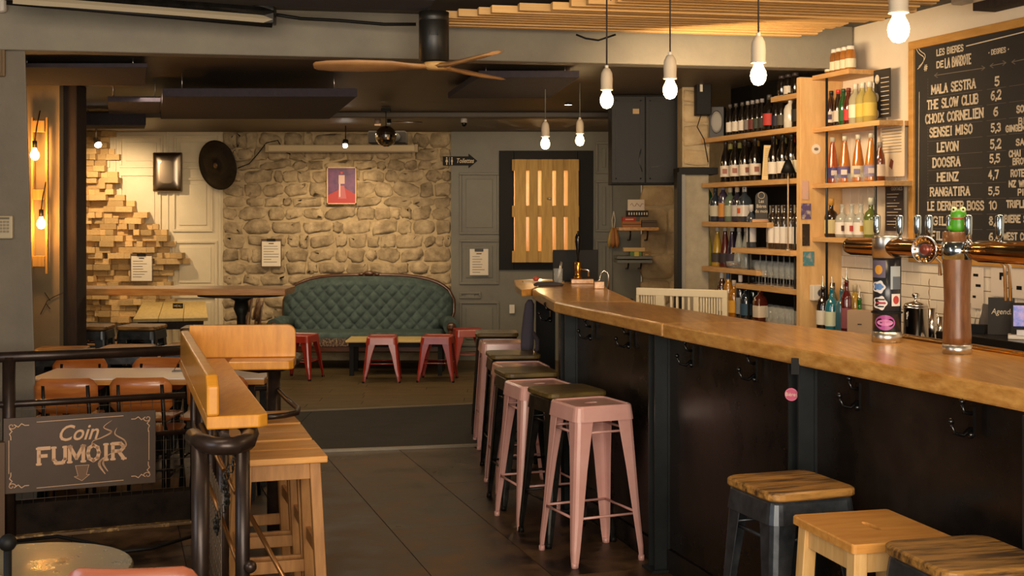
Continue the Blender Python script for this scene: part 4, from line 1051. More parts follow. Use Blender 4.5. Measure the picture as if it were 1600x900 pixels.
MB().prismy([(-w2, -h2*.62), (w2*.48, -h2*.62), (w2*.48, -h2), (w2, 0), (w2*.48, h2), (w2*.48, h2*.62), (-w2, h2*.62)], -.01, 0).build('arrow_board', 'black', t)
textobj('lettering', 'Toilettes', .075, 'chalkline', t, (.055, -.012, 0), shear=.25, off=.001, sx=.75)
m = MB()
for (c, sk) in ((-w2+.045, 1), (-w2+.105, 0)):
    m.prismy([(c+.009*math.cos(k*PI/4), .034+.009*math.sin(k*PI/4)) for k in range(8)], -.012, -.0105)
    m.prismy([(c-.008, .02), (c+.008, .02), (c+(.016 if sk else .011), -.012), (c+.006, -.014), (c+.006, -.045), (c-.006, -.045), (c-.006, -.014), (c-(.016 if sk else .011), -.012)], -.012, -.0105)
m.b2(-w2+.073, -w2+.077, -.012, -.0105, -.045, .045); m.build('figures', 'chalkline', t)
# projection screen casing
t = thing('screen_casing', (px(533, 14.6), 14.68, pz(232, 14.6)), 0, 'long white projection screen casing high on the stone wall', 'projection screen')
hw2 = (px(649, 14.6)-px(415, 14.6))/2
MB().b2(-hw2, hw2, -.045, .045, -.035, .045).build('casing', plain('#c9b48c', .5), t, bevel=.01); MB().b2(-hw2+.02, hw2-.02, -.05, -.03, -.045, -.03).build('bottom_bar', plain('#8a7658', .5), t)
for s_ in (-1, 1): MB().b2(s_*hw2-.02, s_*hw2+.02, -.052, .052, -.042, .052).build('end_cap', plain('#ab9672', .5), t, bevel=.006)
# picture spotlight on small arm, floodlit spot
t = thing('picture_spotlight', (px(540, 13.6), 13.6, 2.63), 0, 'small lit spotlight hanging before the screen casing', 'spotlight')
zz = pz(227, 13.6)-2.63
MB().cyl((0, 0, 0), (0, 0, zz+.04), .006).build('stem', 'blackmetal', t); MB().cyl((0, 0, zz+.05), (0, -.03, zz), .03, .035).build('housing', 'blackmetal', t); MB().ball((0, -.035, zz-.005), .026).build('lamp', SPOTG, t)
spot('picture_spot_light', (px(540, 13.6), 13.62, pz(227, 13.6)-.04), (-1.95, 14.8, 1.1), 48, WARM2, 1.7, .8)
# disco ball
t = thing('mirror_ball', (px(603, 11.4), 11.4, 2.63), 0, 'mirror ball hanging under the dark rear ceiling', 'mirror ball')
zb = pz(213, 11.4)-2.63; m = MB(); rb_ = .095
for i in range(1, 13):
    a0 = PI*(i-.5)/13; nn = max(6, int(26*math.sin(a0)))
    for j in range(nn):
        b0 = 2*PI*j/nn; d_ = PI/13*.46; e_ = PI/nn*.92
        m.add([(rb_*math.sin(a0+s1*d_)*math.cos(b0+s2*e_), rb_*math.sin(a0+s1*d_)*math.sin(b0+s2*e_), zb+rb_*math.cos(a0+s1*d_)) for s1, s2 in ((-1, -1), (1, -1), (1, 1), (-1, 1))], [(0, 1, 2, 3)])
m.build('mirror_facets', mat('mirror_facet', '#d8ccb8', .08, metal=1.0), t, kind='stuff')
MB().ball((0, 0, zb), rb_*.985, 20, 14).build('core', 'gunmetal', t)
MB().cyl((0, 0, zb+rb_), (0, 0, 0), .004).build('cord', 'blackmetal', t); MB().b2(-.04, .04, -.04, .04, -.03, 0).build('motor', 'black', t)
t = thing('projector', (px(608, 12.3), 12.3, 2.64), 0, 'black projector on a ceiling bracket behind the mirror ball', 'projector')
zz = pz(214, 12.3)-2.64
MB().b2(-.19, .17, -.12, .14, zz-.07, zz+.05).build('casing', 'black', t, bevel=.012); MB().cyl((.08, -.12, zz-.01), (.08, -.15, zz-.01), .04, n=16).build('lens', 'blackgloss', t)
MB().cyl((0, 0, zz+.05), (0, 0, 0), .02).build('bracket', 'blackmetal', t); MB().cyl((.03, -.05, zz+.14), (.32, -.05, zz+.135), .008).build('arm', 'brushed', t); MB().cyl((-.1, -.1, zz+.1), (-.1, -.1, zz+.16), .03).build('lamp_head', plain('#a08878', .5), t)
t = thing('dome_camera', (px(725, 12), 12, 2.585), 0, 'small white dome camera on the rear ceiling beam', 'camera')
MB().cyl((0, 0, -.04), (0, 0, 0), .03).build('mount', 'whiteplastic', t); MB().ball((0, 0, -.05), .028).build('dome', 'blackgloss', t)
# recessed light, round dot
t = thing('recessed_light', (px(888, 11), 11, 2.63), 0, 'small lit recessed lamp in the dark rear ceiling', 'ceiling light')
MB().lathe([(.03, .008), (.04, 0), (.04, -.006), (.03, -.004)]).build('ring', 'brushed', t); MB().lathe([(.03, -.002), (.028, -.004)]).build('lamp', SPOTG, t)
# three spotlights in the mosaic corner
for (x, y, d, tx, ty, lb) in ((114, 187, 12.3, .1, -.1, 'left chrome spotlight of three above the wood block mosaic'), (138, 192, 12.7, .05, -.1, 'middle dark spotlight of three above the wood block mosaic'), (150, 224, 13.9, .06, -.06, 'lowest brightly lit spotlight of three above the wood block mosaic')):
    t = thing('ceiling_spotlight', (px(x, d), d, 2.64), 0, lb, 'spotlight', 'spotlights above the mosaic')
    zz = pz(y, d)-2.64
    MB().lathe([(.04, 0), (.04, -.02), (.01, -.025)]).build('mount', 'blackmetal', t); MB().cyl((0, 0, 0), (0, 0, zz+.05), .007).build('stem', 'brushed', t)
    MB().cyl((-tx*.3, .03, zz+.05), (tx*.6, -.04, zz-.02), .030, .042, n=14).build('housing', 'brushed' if d != 12.7 else 'blackmetal', t)
    MB().cyl((tx*.6, -.04, zz-.02), (tx*.63, -.043, zz-.023), .036, .036, n=14).build('lamp', SPOTG, t)
spot('mosaic_spot_light', (px(152, 13.8), 13.8, pz(229, 13.8)-.05), (-4.55, 14.8, 1.55), 62, WARM2, 1.9, .8)

# ================================================================== LADDER LAMP ON THE OCHRE WALL
t = thing('wooden_ladder_lamp', (px(62, 9.25), 9.28, 1.3), 0, 'orange-lit narrow wooden ladder lamp with two bare bulbs left of the dark timber post', 'lamp')
def lz(y): return pz(y, 9.2)-1.3
def lx(x): return px(x, 9.2)-t.location.x
MB().b2(lx(69), lx(72.5), -.06, -.03, lz(428), lz(183)).build('side_batten', 'pallet', t); MB().b2(lx(47), lx(50), -.06, -.03, lz(418), lz(183)).build('side_batten', 'pallet', t)
for (ya, yb) in ((188, 206), (296, 312), (400, 417)): MB().b2(lx(50.2), lx(68.8), -.075, -.02, lz(yb), lz(ya)).build('crosspiece', 'pallet', t, bevel=.003)
for (bx, by) in ((56, 242), (66, 349)):
    MB().lathe([(.004, -.040), (.02, -.034), (.030, -.015), (.031, 0), (.026, .018), (.014, .036), (.013, .048)], (lx(bx), -.10, lz(by))).build('bulb', BULBO, t)
    MB().cyl((lx(bx), -.10, lz(by)+.048), (lx(bx), -.10, lz(by)+.10), .016).build('lamp_holder', 'black', t)
    MB().tube([(lx(bx), -.10, lz(by)+.10), (lx(bx+2), -.09, lz(by)+.2), (lx(bx)+.02, -.05, lz(by)+.32)], .004, 6).build('cord', 'black', t)
    point('ladder_bulb_light', (px(bx, 9.18), 9.08, pz(by, 9.15)), 7, (1, .45, .12), .03)

# ================================================================== CEILING FAN
t = thing('ceiling_fan', (px(678, 6.95), 6.95, 2.78), 0, 'ceiling fan with black motor drum and three pale wooden blades', 'ceiling fan')
MB().lathe([(.001, 0), (.082, 0), (.082, -.04), (.079, -.045), (.082, -.05), (.082, -.26), (.06, -.275), (.001, -.275)], n=32).build('motor_drum', plain('#1d1b17', .4), t)
for k in range(7): MB().box((-.02+.008*k, -.0825, -.12), (.003, .004, .03)).build('vent_slot', 'blackgloss', t)
hub = Vector((.02, -.06, -.30))
MB().lathe([(.001, -.02), (.05, -.018), (.075, 0), (.07, .02), (.001, .028)], tuple(hub), 20).build('hub', 'slat', t)
for ang in (182, -61, 61):
    a = math.radians(ang); d_ = Vector((math.cos(a), math.sin(a), 0)); n_ = Vector((-d_.y, d_.x, 0)); rs = []
    for r_, wd, tw in ((.03, .045, .0), (.12, .045, .14), (.24, .075, .26), (.42, .088, .26), (.58, .082, .24), (.645, .066, .22), (.66, .036, .22)):
        c = hub+d_*r_+n_*(.012*math.sin(r_*5)); th = .012 if r_ < .5 else .008
        q1 = n_*wd*math.cos(tw)+Vector((0, 0, wd*math.sin(tw)))
        rs.append([c-q1, c-q1*.5-Vector((0, 0, th)), c+q1*.5-Vector((0, 0, th)), c+q1, c+q1*.5+Vector((0, 0, th)), c-q1*.5+Vector((0, 0, th))])
    MB().rings(rs).build('blade', mat('fan_blade_wood', '#a87848', .45, col2='#c4935c', scale=5, bump=.03), t)

# ================================================================== PENDANT BULBS
PEN = [(1404, 45, 3.78, 2.83, 'nearest pendant bulb, cut by the top edge beside the chalkboard'), (1185, 117, 5.02, 2.78, 'second pendant bulb from the right, over the bar'), (1047, 140, 5.61, 2.78, 'third pendant bulb from the right, over the bar'),
       (948, 156, 6.11, 2.78, 'pendant bulb with a knotted cord, fourth from the right'), (906, 219, 9.3, 2.64, 'small far pendant bulb right of the hatch'), (852, 224, 8.9, 2.64, 'small far pendant bulb left of the other far one')]
for i, (x, y, d, ztop_, lb) in enumerate(PEN):
    v = P(x, y, d)
    t = thing('pendant_lamp', (v.x, v.y, ztop_), 0, lb, 'lamp', 'bare bulbs hanging over the bar'); zz = v.z-ztop_
    MB().lathe([(.002, -.042), (.018, -.037), (.028, -.022), (.032, -.003), (.029, .014), (.020, .032), (.016, .046)], (0, 0, zz), 20).build('bulb', BULB, t)
    MB().lathe([(.030, .046), (.031, .05), (.028, .056), (.029, .10), (.026, .128), (.016, .148), (.008, .152)], (0, 0, zz), 20).build('lamp_holder', plain('#c4b49c', .6), t)
    MB().cyl((0, 0, zz+.15), (0, 0, zz+.165), .009).build('cord_grip', 'whiteplastic', t)
    if i == 3:
        MB().tube([(0, 0, zz+.16), (0, 0, -.06), (.02, 0, -.075), (.028, 0, -.055), (.01, 0, -.045), (0, 0, -.05), (0, 0, 0)], .004, 8).build('cord', 'timber', t)
    else: MB().cyl((0, 0, zz+.16), (0, 0, 0), .0035 if i != 0 else .005).build('cord', 'timber' if i < 4 else 'grey', t)
    point('pendant_light', (v.x, v.y, v.z-.004), 13 if i < 4 else 9, WARM, .033)
v = P(1250, 54, 7.75)
tag(MB().tube([P(900, 54, 7.55), P(915, 60, 7.55), P(935, 63, 7.55), P(950, 58, 7.55), P(962, 54, 7.55)], .006, 6).build('beam_cable', 'black'), 'short black cable sagging in front of the beam behind the pendants', 'cable')

# ================================================================== HATCH PALLET
Yp = 14.60
t = thing('pallet', ((px(800, Yp)+px(905, Yp))/2, Yp, pz(410, Yp)), 0, 'upright pine pallet closing the glowing hatch behind the bar', 'pallet')
def pxx_(x): return px(x, Yp)-t.location.x
hh_ = pz(249, Yp)-pz(410, Yp)
for (a, b) in ((804.5, 822), (827, 840.5), (846, 863), (868.5, 880.5), (887, 904)): MB().b2(pxx_(a), pxx_(b), -.022, 0, 0, hh_).build('board', 'pallet', t, bevel=.002)
for z in (.0, .5*hh_-.07, hh_-.13): MB().b2(pxx_(800), pxx_(905), .002, .022, z+.0, z+.13).build('crossboard', 'pallet', t, bevel=.002)
for (a, z) in ((803, .02), (848, .02), (889, .02), (803, .5*hh_-.05), (848, .5*hh_-.05), (889, .5*hh_-.05), (803, hh_-.11), (848, hh_-.11), (889, hh_-.11)): MB().b2(pxx_(a), pxx_(a+14), .0225, .09, z, z+.09).build('spacer_block', 'pallet', t)
MB().tube([(.02, -.025, hh_*.62), (.06, -.05, hh_*.615)], .012, 8).build('latch', 'brushed', t)

# ================================================================== BLACK CUPBOARD, SPEAKERS
Yc = 10.2
t = thing('wall_cupboard', (px(1008, Yc), Yc, 1.925), 0, 'black two-door cupboard hung under the ceiling left of the stone pillar', 'cupboard')
hw2 = (px(1060, Yc)-px(955, Yc))/2
MB().b2(-hw2, hw2, 0, .35, 0, .71).build('carcass', 'black', t)
for s_ in (-1, 1):
    x0, x1 = (-hw2, -.003) if s_ < 0 else (.003, hw2)
    dr = MB().b2(x0, x1, -.02, -.001, .01, .70).build('door', plain('#100e0b', .6), t, bevel=.003)
    m = MB()
    for (a, b, c, d) in ((x0+.03, x1-.03, .04, .05), (x0+.03, x1-.03, .66, .67), (x0+.03, x0+.04, .04, .67), (x1-.04, x1-.03, .04, .67)): m.b2(a, b, -.026, -.019, c, d)
    m.build('moulding', plain('#16130f', .6), dr)
MB().tube([(-.035, -.022, .28), (-.048, -.035, .22), (-.045, -.035, .16), (-.025, -.022, .10)], .004, 6).build('handle', 'gunmetal', t)
MB().tube([(.03, -.022, .135), (.09, -.03, .14), (.15, -.022, .155)], .002, 6).build('chalk_mark', 'grey', t)
MB().b2(-.10, -.05, -.023, -.0205, .56, .60).build('paper_tag', 'papertan', t)
SHZ = {'top': 2.47, 'a': 2.25, 'b': 1.917, 'c': 1.63, 'd': 1.452, 'e': 1.30, 'f': 1.20}
Fo = .30                                    # shelf front offset from wall
Ssp = wp(1098, 336, Fo)
def sline(x, off): v = wp(x, 336, off); return Vector((v.x, v.y, 0))
# ================================================================== BAR SHELVING ON THE RIGHT WALL
SB = Vector((2.134, 8.25, 0))
def sx(x, off):           # pixel column -> distance along the wall at a distance off it
    Y = (WC-off*1.0472)/(.311+(x-800)/F); return (8.25-.297*off-Y)/.9549
def wpos(s, off, z): v = SB+UX*s+UN*off; return Vector((v.x, v.y, z))
def yz(x, y, off): Y = (WC-off*1.0472)/(.311+(x-800)/F); return H-(y-336)/F*Y
sh = thing('bar_shelving', tuple(SB), WRZ, 'pale pine shelving full of bottles and glasses in the black alcove behind the bar', 'shelving')
def board(parent, s0, s1, z, dep=.28, t=.035, name='shelf', m='shelf'): return MB().b2(s0, s1, -dep, -.002, z-t, z).build(name, m, parent, bevel=.002)
s_l = sx(1097, .30)
for (s0, z, dp) in ((sx(1202, .29), 2.47, .28), (s_l, 2.25, .30), (s_l, 1.917, .30), (s_l, 1.63, .30), (sx(1152, .3), 1.452, .35), (sx(1149, .3), 1.20, .30), (s_l, .94, .34)):
    board(sh, s0, -.05 if z != 1.63 else sx(1199, .3), z, dp)
board(sh, s_l, sx(1182, .3), 1.30, .30)
MB().b2(-.05, .0, -.31, -.002, 0, 2.56).build('upright_panel', 'upright', sh, bevel=.003)
MB().b2(s_l, -.05, -.30, -.002, 0, .90).build('base_cupboard', 'black', sh)
for x in (1168, 1240): MB().cyl((sx(x, .28), -.27, .95), (sx(x, .28), -.27, 1.63), .007).build('threaded_rod', 'steelpost', sh)
# things pinned on the upright
UPX = Vector((-.9549, -.2970, 0))        # front face of the upright looks along -UX... seen edge on from the room
def onup(x, y, name, w_, h_, m1, label, cat, extra=None, group=None):
    # near face of the upright panel (s=+0.0), facing the viewer
    off = None
    for q in range(300):
        o_ = q*.001
        v = wpos(.0, o_, 0); xx = 800+F*v.x/v.y
        if xx <= x: off = o_; break
    off = .29 if off is None else off
    v = wpos(.002, off, 0); z = H-(y-336)/F*v.y
    t = thing(name, (v.x, v.y, z), WRZ+PI/2, label, cat, group)
    return t
t = onup(1275, 233, 'round_sticker', .03, .03, 'paper', 'white round sticker on the pine upright beside the amber bottles', 'sticker')
MB().prismy([(.032*math.cos(k*PI/10), .032*math.sin(k*PI/10)) for k in range(20)], -.002, 0).build('disc', 'paper', t); MB().prismy([(.016*math.cos(k*PI/10), .010*math.sin(k*PI/10)) for k in range(20)], -.003, -.002).build('emblem', 'chalkgrey', t)
for (x, y, w_, h_, c, lb) in ((1258, 297, .022, .06, '#c8a090', 'narrow pink card pinned to the pine upright'), (1259, 330, .035, .05, '#5a4a70', 'colourful postcard pinned to the pine upright, below the pink card'), (1259, 367, .026, .07, '#2a2018', 'dark postcard pinned to the pine upright'), (1263, 404, .040, .045, '#4c8088', 'turquoise landscape postcard, lowest on the pine upright')):
    t = onup(x, y, 'postcard', 0, 0, 'paper', lb, 'postcard', group='cards on the pine upright')
    MB().b2(-w_, w_, -.003, 0, -h_, h_).build('card', mat('card'+c, c, .5, col2='#b8a898' if c != '#2a2018' else '#5a4024', scale=30, lo=.5, hi=.7), t)
t = onup(1274, 457, 'socket_box', 0, 0, 'whiteplastic', 'white plastic socket box at the foot of the pine upright', 'socket')
MB().b2(-.045, .045, -.05, 0, -.05, .05).build('casing', 'whiteplastic', t, bevel=.006); MB().cyl((.01, -.05, -.0), (.01, -.065, 0), .024, n=16).build('plug', 'gunmetal', t)

rs2 = thing('white_wall_shelves', tuple(SB), WRZ, 'four pine shelves on threaded rods against white boards, left of the chalkboard', 'shelving')
RS = [(.424, 2.57), (.75, 2.235), (.80, 1.88), (.83, 1.54)]
for s1, z in RS: board(rs2, .0, s1, z, .225, .03)
for k in range(8): MB().b2(.01+.10*k, .105+.10*k, -.014, -.001, 1.42, 2.50 if k < 5 else 2.2).build('backing_board', 'white', rs2, bevel=.002)
for s_, z1 in ((.15, 2.57), (.69, 2.235)): MB().cyl((s_, -.21, .95), (s_, -.21, z1), .008).build('threaded_rod', 'steelpost', rs2)
bc = thing('back_counter', tuple(SB), WRZ, 'low back counter along the tiled wall behind the bar', 'counter')
MB().b2(.0, 1.55, -.36, -.016, .91, .945).build('worktop', 'gunmetal', bc); MB().b2(.01, 1.55, -.34, -.016, 0, .91).build('cupboard', 'black', bc)
fr = thing('undercounter_fridge', tuple(SB), WRZ, 'black-topped cooler below the white sheets at the right edge', 'fridge')
MB().b2(1.56, 3.1, -.42, -.016, 1.04, 1.08).build('top', plain('#1c1a19', .25), fr, bevel=.004); MB().b2(1.57, 3.1, -.40, -.016, 0, 1.04).build('body', 'black', fr)
for s_ in (2.02, 2.42): MB().lathe([(.004, 0), (.018, .01), (.02, .03), (.01, .045)], (s_, -.43, .96), 12).build('tap_knob', plain('#b89a88', .4), fr)

# ------------------------------------------------------------------ bottles
def glassm(h, al=1.0, ro=.08): return mat('glass_%s_%d' % (h.strip('#'), int(al*100)), h, ro, alpha=al, coat=.5, spec=.7)
PROF = {
 'wine': [(.036, 0), (.038, .004), (.038, .19), (.034, .215), (.016, .245), (.0145, .25), (.0145, .288), (.016, .29), (.016, .298)],
 'burg': [(.039, 0), (.041, .004), (.041, .15), (.034, .19), (.020, .23), (.0145, .255), (.0145, .288), (.016, .29), (.016, .298)],
 'beer': [(.028, 0), (.030, .004), (.030, .13), (.026, .155), (.014, .19), (.0125, .215), (.0135, .218), (.0135, .226)],
 'jar': [(.030, 0), (.033, .005), (.033, .10), (.028, .125), (.021, .135), (.021, .15)],
 'round': [(.038, 0), (.042, .006), (.042, .15), (.034, .175), (.016, .195), (.0145, .235), (.016, .238), (.016, .244)],
 'tall': [(.030, 0), (.034, .005), (.034, .20), (.026, .225), (.014, .245), (.013, .285), (.0145, .288), (.0145, .295)],
 'flask': [(.038, 0), (.044, .008), (.044, .11), (.034, .135), (.014, .15), (.013, .195), (.016, .198), (.016, .206)],
 'bell': [(.043, 0), (.045, .01), (.038, .09), (.026, .18), (.015, .24), (.0135, .27), (.015, .273), (.015, .285)],
}
LABZ = {'wine': (.05, .13), 'burg': (.04, .12), 'beer': (.03, .10), 'jar': (.02, .075), 'round': (.04, .12), 'tall': (.04, .15), 'flask': (.02, .095), 'bell': (.03, .10)}
NECK = {'wine': (.25, .0158), 'burg': (.256, .0158), 'beer': (.205, .0145), 'jar': (.132, .0235), 'round': (.215, .0165), 'tall': (.255, .0155), 'flask': (.175, .0175), 'bell': (.262, .016)}
BP = {}
def bottle(kind, gl, lab, cap, pos, label, group, al=1.0, hs=1.0, pourer=False, square=False, spotc=None, name='bottle', fill=None):
    key = (kind, gl, lab, cap, al, pourer, square, spotc, fill)
    if key not in BP:
        t = thing(name, pos, R.uniform(-.3, .3) if not square else WRZ+.1, label, 'bottle', group)
        pr = PROF[kind]; n = 4 if square else 14
        if square:
            m = MB(); rs = [rsq(r*.95, .012 if r > .02 else r*.5, z, 3) for r, z in pr]; m.rings(rs)
        else: m = MB().lathe(pr, n=n)
        m.build('glass_body', glassm(gl, al), t)
        if fill:
            k = MB().lathe([(r*.9, z) for r, z in pr if z < .2], n=12); k.build('liquid', glassm(fill, .92), t)
        z0, z1 = LABZ[kind]; rr = max(r for r, z in pr)+.0008
        if lab:
            if square: k = MB().rings([rsq(rr*.955, .012, z0, 3), rsq(rr*.955, .012, z1, 3)], False, False)
            else: k = MB().lathe([(rr, z0), (rr, z1)], n=16, cap0=False, cap1=False)
            lo_ = k.build('label', plain(lab, .7), t)
            if spotc: MB().box((-.25*rr, -rr*.985 if not square else -rr*.985, (z0+z1)/2), (rr*.8, .006, (z1-z0)*.45)).build('label_print', plain(spotc, .7), lo_)
        if cap:
            z, r = NECK[kind]; top = pr[-1][1]
            MB().lathe([(r, z), (r, top+.003), (r*.9, top+.006)], n=12).build('cap', plain(cap, .4), t)
        if pourer:
            top = pr[-1][1]
            MB().lathe([(.012, top), (.014, top+.012), (.006, top+.018), (.004, top+.05), (.0025, top+.075)], n=8).build('pourer', 'brushed', t)
        t.scale = (1, 1, hs); BP[key] = t; return t
    return dup(BP[key], pos, BP[key].rotation_euler[2] if square else R.uniform(-.6, .6), label, group)
def row(items, z, shelfname, group, off):
    n = 0
    for it in items:
        x, kind, gl, lab, cap = it[:5]; kw = it[5] if len(it) > 5 else {}
        kw = dict(kw); o_ = kw.pop('off', off); d = kw.pop('d', None)
        what = kw.pop('w', None) or 'bottle'
        bottle(kind, gl, lab, cap, wpos(sx(x, o_), o_, z+.0005), '%s, %s from left %s' % (what, ORD[n], shelfname), group, **kw); n += 1
DK = '#15100c'; GN = '#0f1a10'; CL = '#c8ccc0'; WH = '#ded2c0'
row([(1222, 'jar', DK, None, '#3a3230', {'w': 'small dark bottle'}), (1232, 'jar', DK, WH, '#3a3230', {'w': 'small dark bottle with white label'}), (1243, 'jar', DK, None, '#3a3230', {'w': 'small dark bottle'})], 2.47, 'on the highest alcove shelf', 'bottles on the highest short alcove shelf', .16)
row([(1141, 'beer', DK, WH, '#4a4440', {'w': 'dark beer bottle with large white label'}), (1150, 'beer', DK, WH, '#4a4440', {'w': 'dark beer bottle with large white label'}), (1160, 'beer', DK, WH, '#4a4440', {'w': 'dark beer bottle with large white label'}), (1168.5, 'beer', DK, '#7a7068', '#8a8480', {'w': 'dark beer bottle with grey label'}),
     (1176, 'beer', DK, '#6a3028', '#8a8480', {'w': 'dark beer bottle with dull red label'}), (1183.5, 'beer', DK, '#3c4034', '#8a8480', {'w': 'dark beer bottle with dark label'}), (1191, 'beer', DK, '#34302a', '#8a8480', {'w': 'dark beer bottle with dark label'}),
     (1202, 'round', DK, '#b83c34', '#4a4440', {'w': 'dark bottle with bright red label'}), (1213, 'beer', DK, '#242030', '#a8a098', {'w': 'dark beer bottle with navy label'}), (1221, 'beer', DK, '#50483c', '#a8a098', {'w': 'dark beer bottle with brown label'}),
     (1235, 'flask', '#cfc8b8', None, '#1a1614', {'w': 'pale sculpted flask', 'hs': 1.12}), (1247, 'round', DK, '#282420', '#1a1614', {'w': 'black bottle'})], 2.25, 'on the second alcove shelf', 'bottles on the second alcove shelf', .22)
row([(1142, 'wine', GN, None, '#c8c070', {'off': .12, 'w': 'green wine bottle with yellow top'}), (1156, 'wine', GN, None, '#b8b068', {'off': .12, 'w': 'green wine bottle with yellow top'}), (1170, 'wine', DK, None, '#302820', {'off': .12, 'w': 'dark wine bottle'}), (1184, 'wine', DK, None, '#98702c', {'off': .12, 'w': 'dark wine bottle with gold top'}),
     (1211, 'wine', GN, None, '#c8b860', {'off': .12, 'w': 'green wine bottle with yellow top'}), (1226, 'wine', GN, None, '#c8b860', {'off': .12, 'w': 'green wine bottle with yellow top'}), (1240, 'wine', DK, None, '#b04830', {'off': .12, 'w': 'dark wine bottle with red top'})], 1.917, 'in the back wine row', 'wine bottles in the back row', .12)
row([(1134, 'burg', DK, '#d8c8b4', '#28201a', {'w': 'dark wine bottle with white label', 'spotc': '#a06858'}), (1149, 'burg', DK, '#d8c8b4', '#28201a', {'w': 'dark wine bottle with white label', 'spotc': '#a06858'}), (1164, 'burg', DK, '#d8c8b4', '#28201a', {'w': 'dark wine bottle with white label', 'spotc': '#a06858'}), (1180, 'burg', DK, '#d8c8b4', '#28201a', {'w': 'dark wine bottle with white label', 'spotc': '#a06858'}),
     (1209, 'burg', DK, WH, '#1c1a18', {'w': 'dark wine bottle with plain white label'}), (1223, 'burg', DK, WH, '#1c1a18', {'w': 'dark wine bottle with plain white label'}), (1237, 'burg', DK, '#cfc4a8', '#1c1a18', {'w': 'dark wine bottle with cream label'}), (1249, 'burg', DK, '#cfc4a8', '#1c1a18', {'w': 'dark wine bottle with cream label'})], 1.917, 'in the front wine row', 'wine bottles in the front row', .23)
row([(1105, 'wine', '#1e4a28', '#ded4c4', '#d8d4c8', {'w': 'green bottle with white label'}), (1118, 'round', '#28303c', '#b8b098', '#3a3a40', {'w': 'dark blue bottle with pale label'}), (1130, 'tall', '#3c3448', '#c8883c', '#9a94a0', {'w': 'bottle with orange and violet label', 'hs': .92}), (1141, 'round', '#5a6a58', '#a8a890', '#c8b898', {'w': 'grey-green bottle with cork'}),
     (1152, 'round', '#2c2c38', '#bcb4a8', '#c8b49a', {'w': 'dark bottle with corked neck'}), (1163.5, 'round', '#384048', '#dcd4c8', '#dcd4c8', {'w': 'squarish bottle with orange square on white label', 'square': True, 'spotc': '#d06030'})], 1.63, 'beside the arched sign', 'spirits beside the arched sign', .2)
row([(1205, 'tall', '#b8b4a8', '#cfc8b8', None, {'off': .12, 'al': .55}), (1214, 'tall', '#b8b4a8', '#cfc8b8', None, {'off': .12, 'al': .55}), (1223, 'tall', '#b8b4a8', '#cfc8b8', None, {'off': .12, 'al': .55}), (1233, 'tall', '#b8b4a8', '#cfc8b8', None, {'off': .12, 'al': .55}), (1243, 'tall', '#b8b4a8', '#cfc8b8', None, {'off': .12, 'al': .55})], 1.452, 'in the back row above the glasses', 'tall clear bottles, back row', .12)
row([(1174, 'tall', '#38404a', '#b8b4b0', '#c0bcb8', {'w': 'dark slim bottle'}), (1208, 'tall', '#2c241e', '#d8d0c4', None, {'w': 'clear slim bottle with white label'}), (1217, 'tall', '#2c241e', '#d8d0c4', None, {'w': 'clear slim bottle with white label'}), (1226, 'tall', '#2c241e', '#d8d0c4', None, {'w': 'clear slim bottle with white label'}), (1236, 'tall', '#2c241e', '#d8d0c4', None, {'w': 'clear slim bottle with white label'}), (1246, 'tall', '#2c241e', '#d8d0c4', None, {'w': 'clear slim bottle with white label'})], 1.452, 'in the front row above the glasses', 'tall clear bottles, front row', .24)
row([(1106, 'bell', '#8a8440', None, '#b8b4a8', {'w': 'carafe of yellowish drink'}), (1121, 'bell', '#a08028', '#38302c', '#b8b4a8', {'w': 'carafe of amber yellow drink'}), (1133, 'bell', '#4c1c18', '#2c2428', '#b8b4a8', {'w': 'carafe of dark red drink'}), (1144, 'bell', '#2a2034', '#38303c', '#b8b4a8', {'w': 'carafe of purple drink'}), (1155, 'bell', CL, None, '#b8b4a8', {'w': 'clear carafe', 'al': .4}), (1166, 'bell', CL, None, '#b8b4a8', {'w': 'clear carafe', 'al': .4})], 1.30, 'on the carafe shelf', 'carafes on the alcove shelf', .2)
row([(1128, 'tall', '#3c2418', '#c8c0b4', '#ccc8bc', {'w': 'brown bottle with white cap', 'hs': 1.1}), (1138, 'tall', '#a8701c', '#d0a040', '#3a5878', {'w': 'amber bottle with blue cap', 'hs': 1.1}), (1147, 'round', '#9a6418', '#d8a038', '#b8a898', {'w': 'amber bottle with yellow label', 'hs': 1.1}), (1157, 'tall', '#1c1c22', '#8a8c90', '#d0ccc8', {'w': 'dark bottle with silver label', 'hs': 1.05}), (1166, 'round', '#16202c', '#2c4860', '#1a1a1c', {'w': 'dark blue bottle'}),
     (1177, 'wine', '#1a2c16', '#6a6048', '#181818', {'w': 'dark green bottle', 'off': .15}), (1188, 'round', '#4c1c12', '#cfc4b0', '#3a2018', {'w': 'reddish whisky bottle with cream label', 'square': True})], .94, 'behind the white gate', 'bottles behind the white gate', .26)
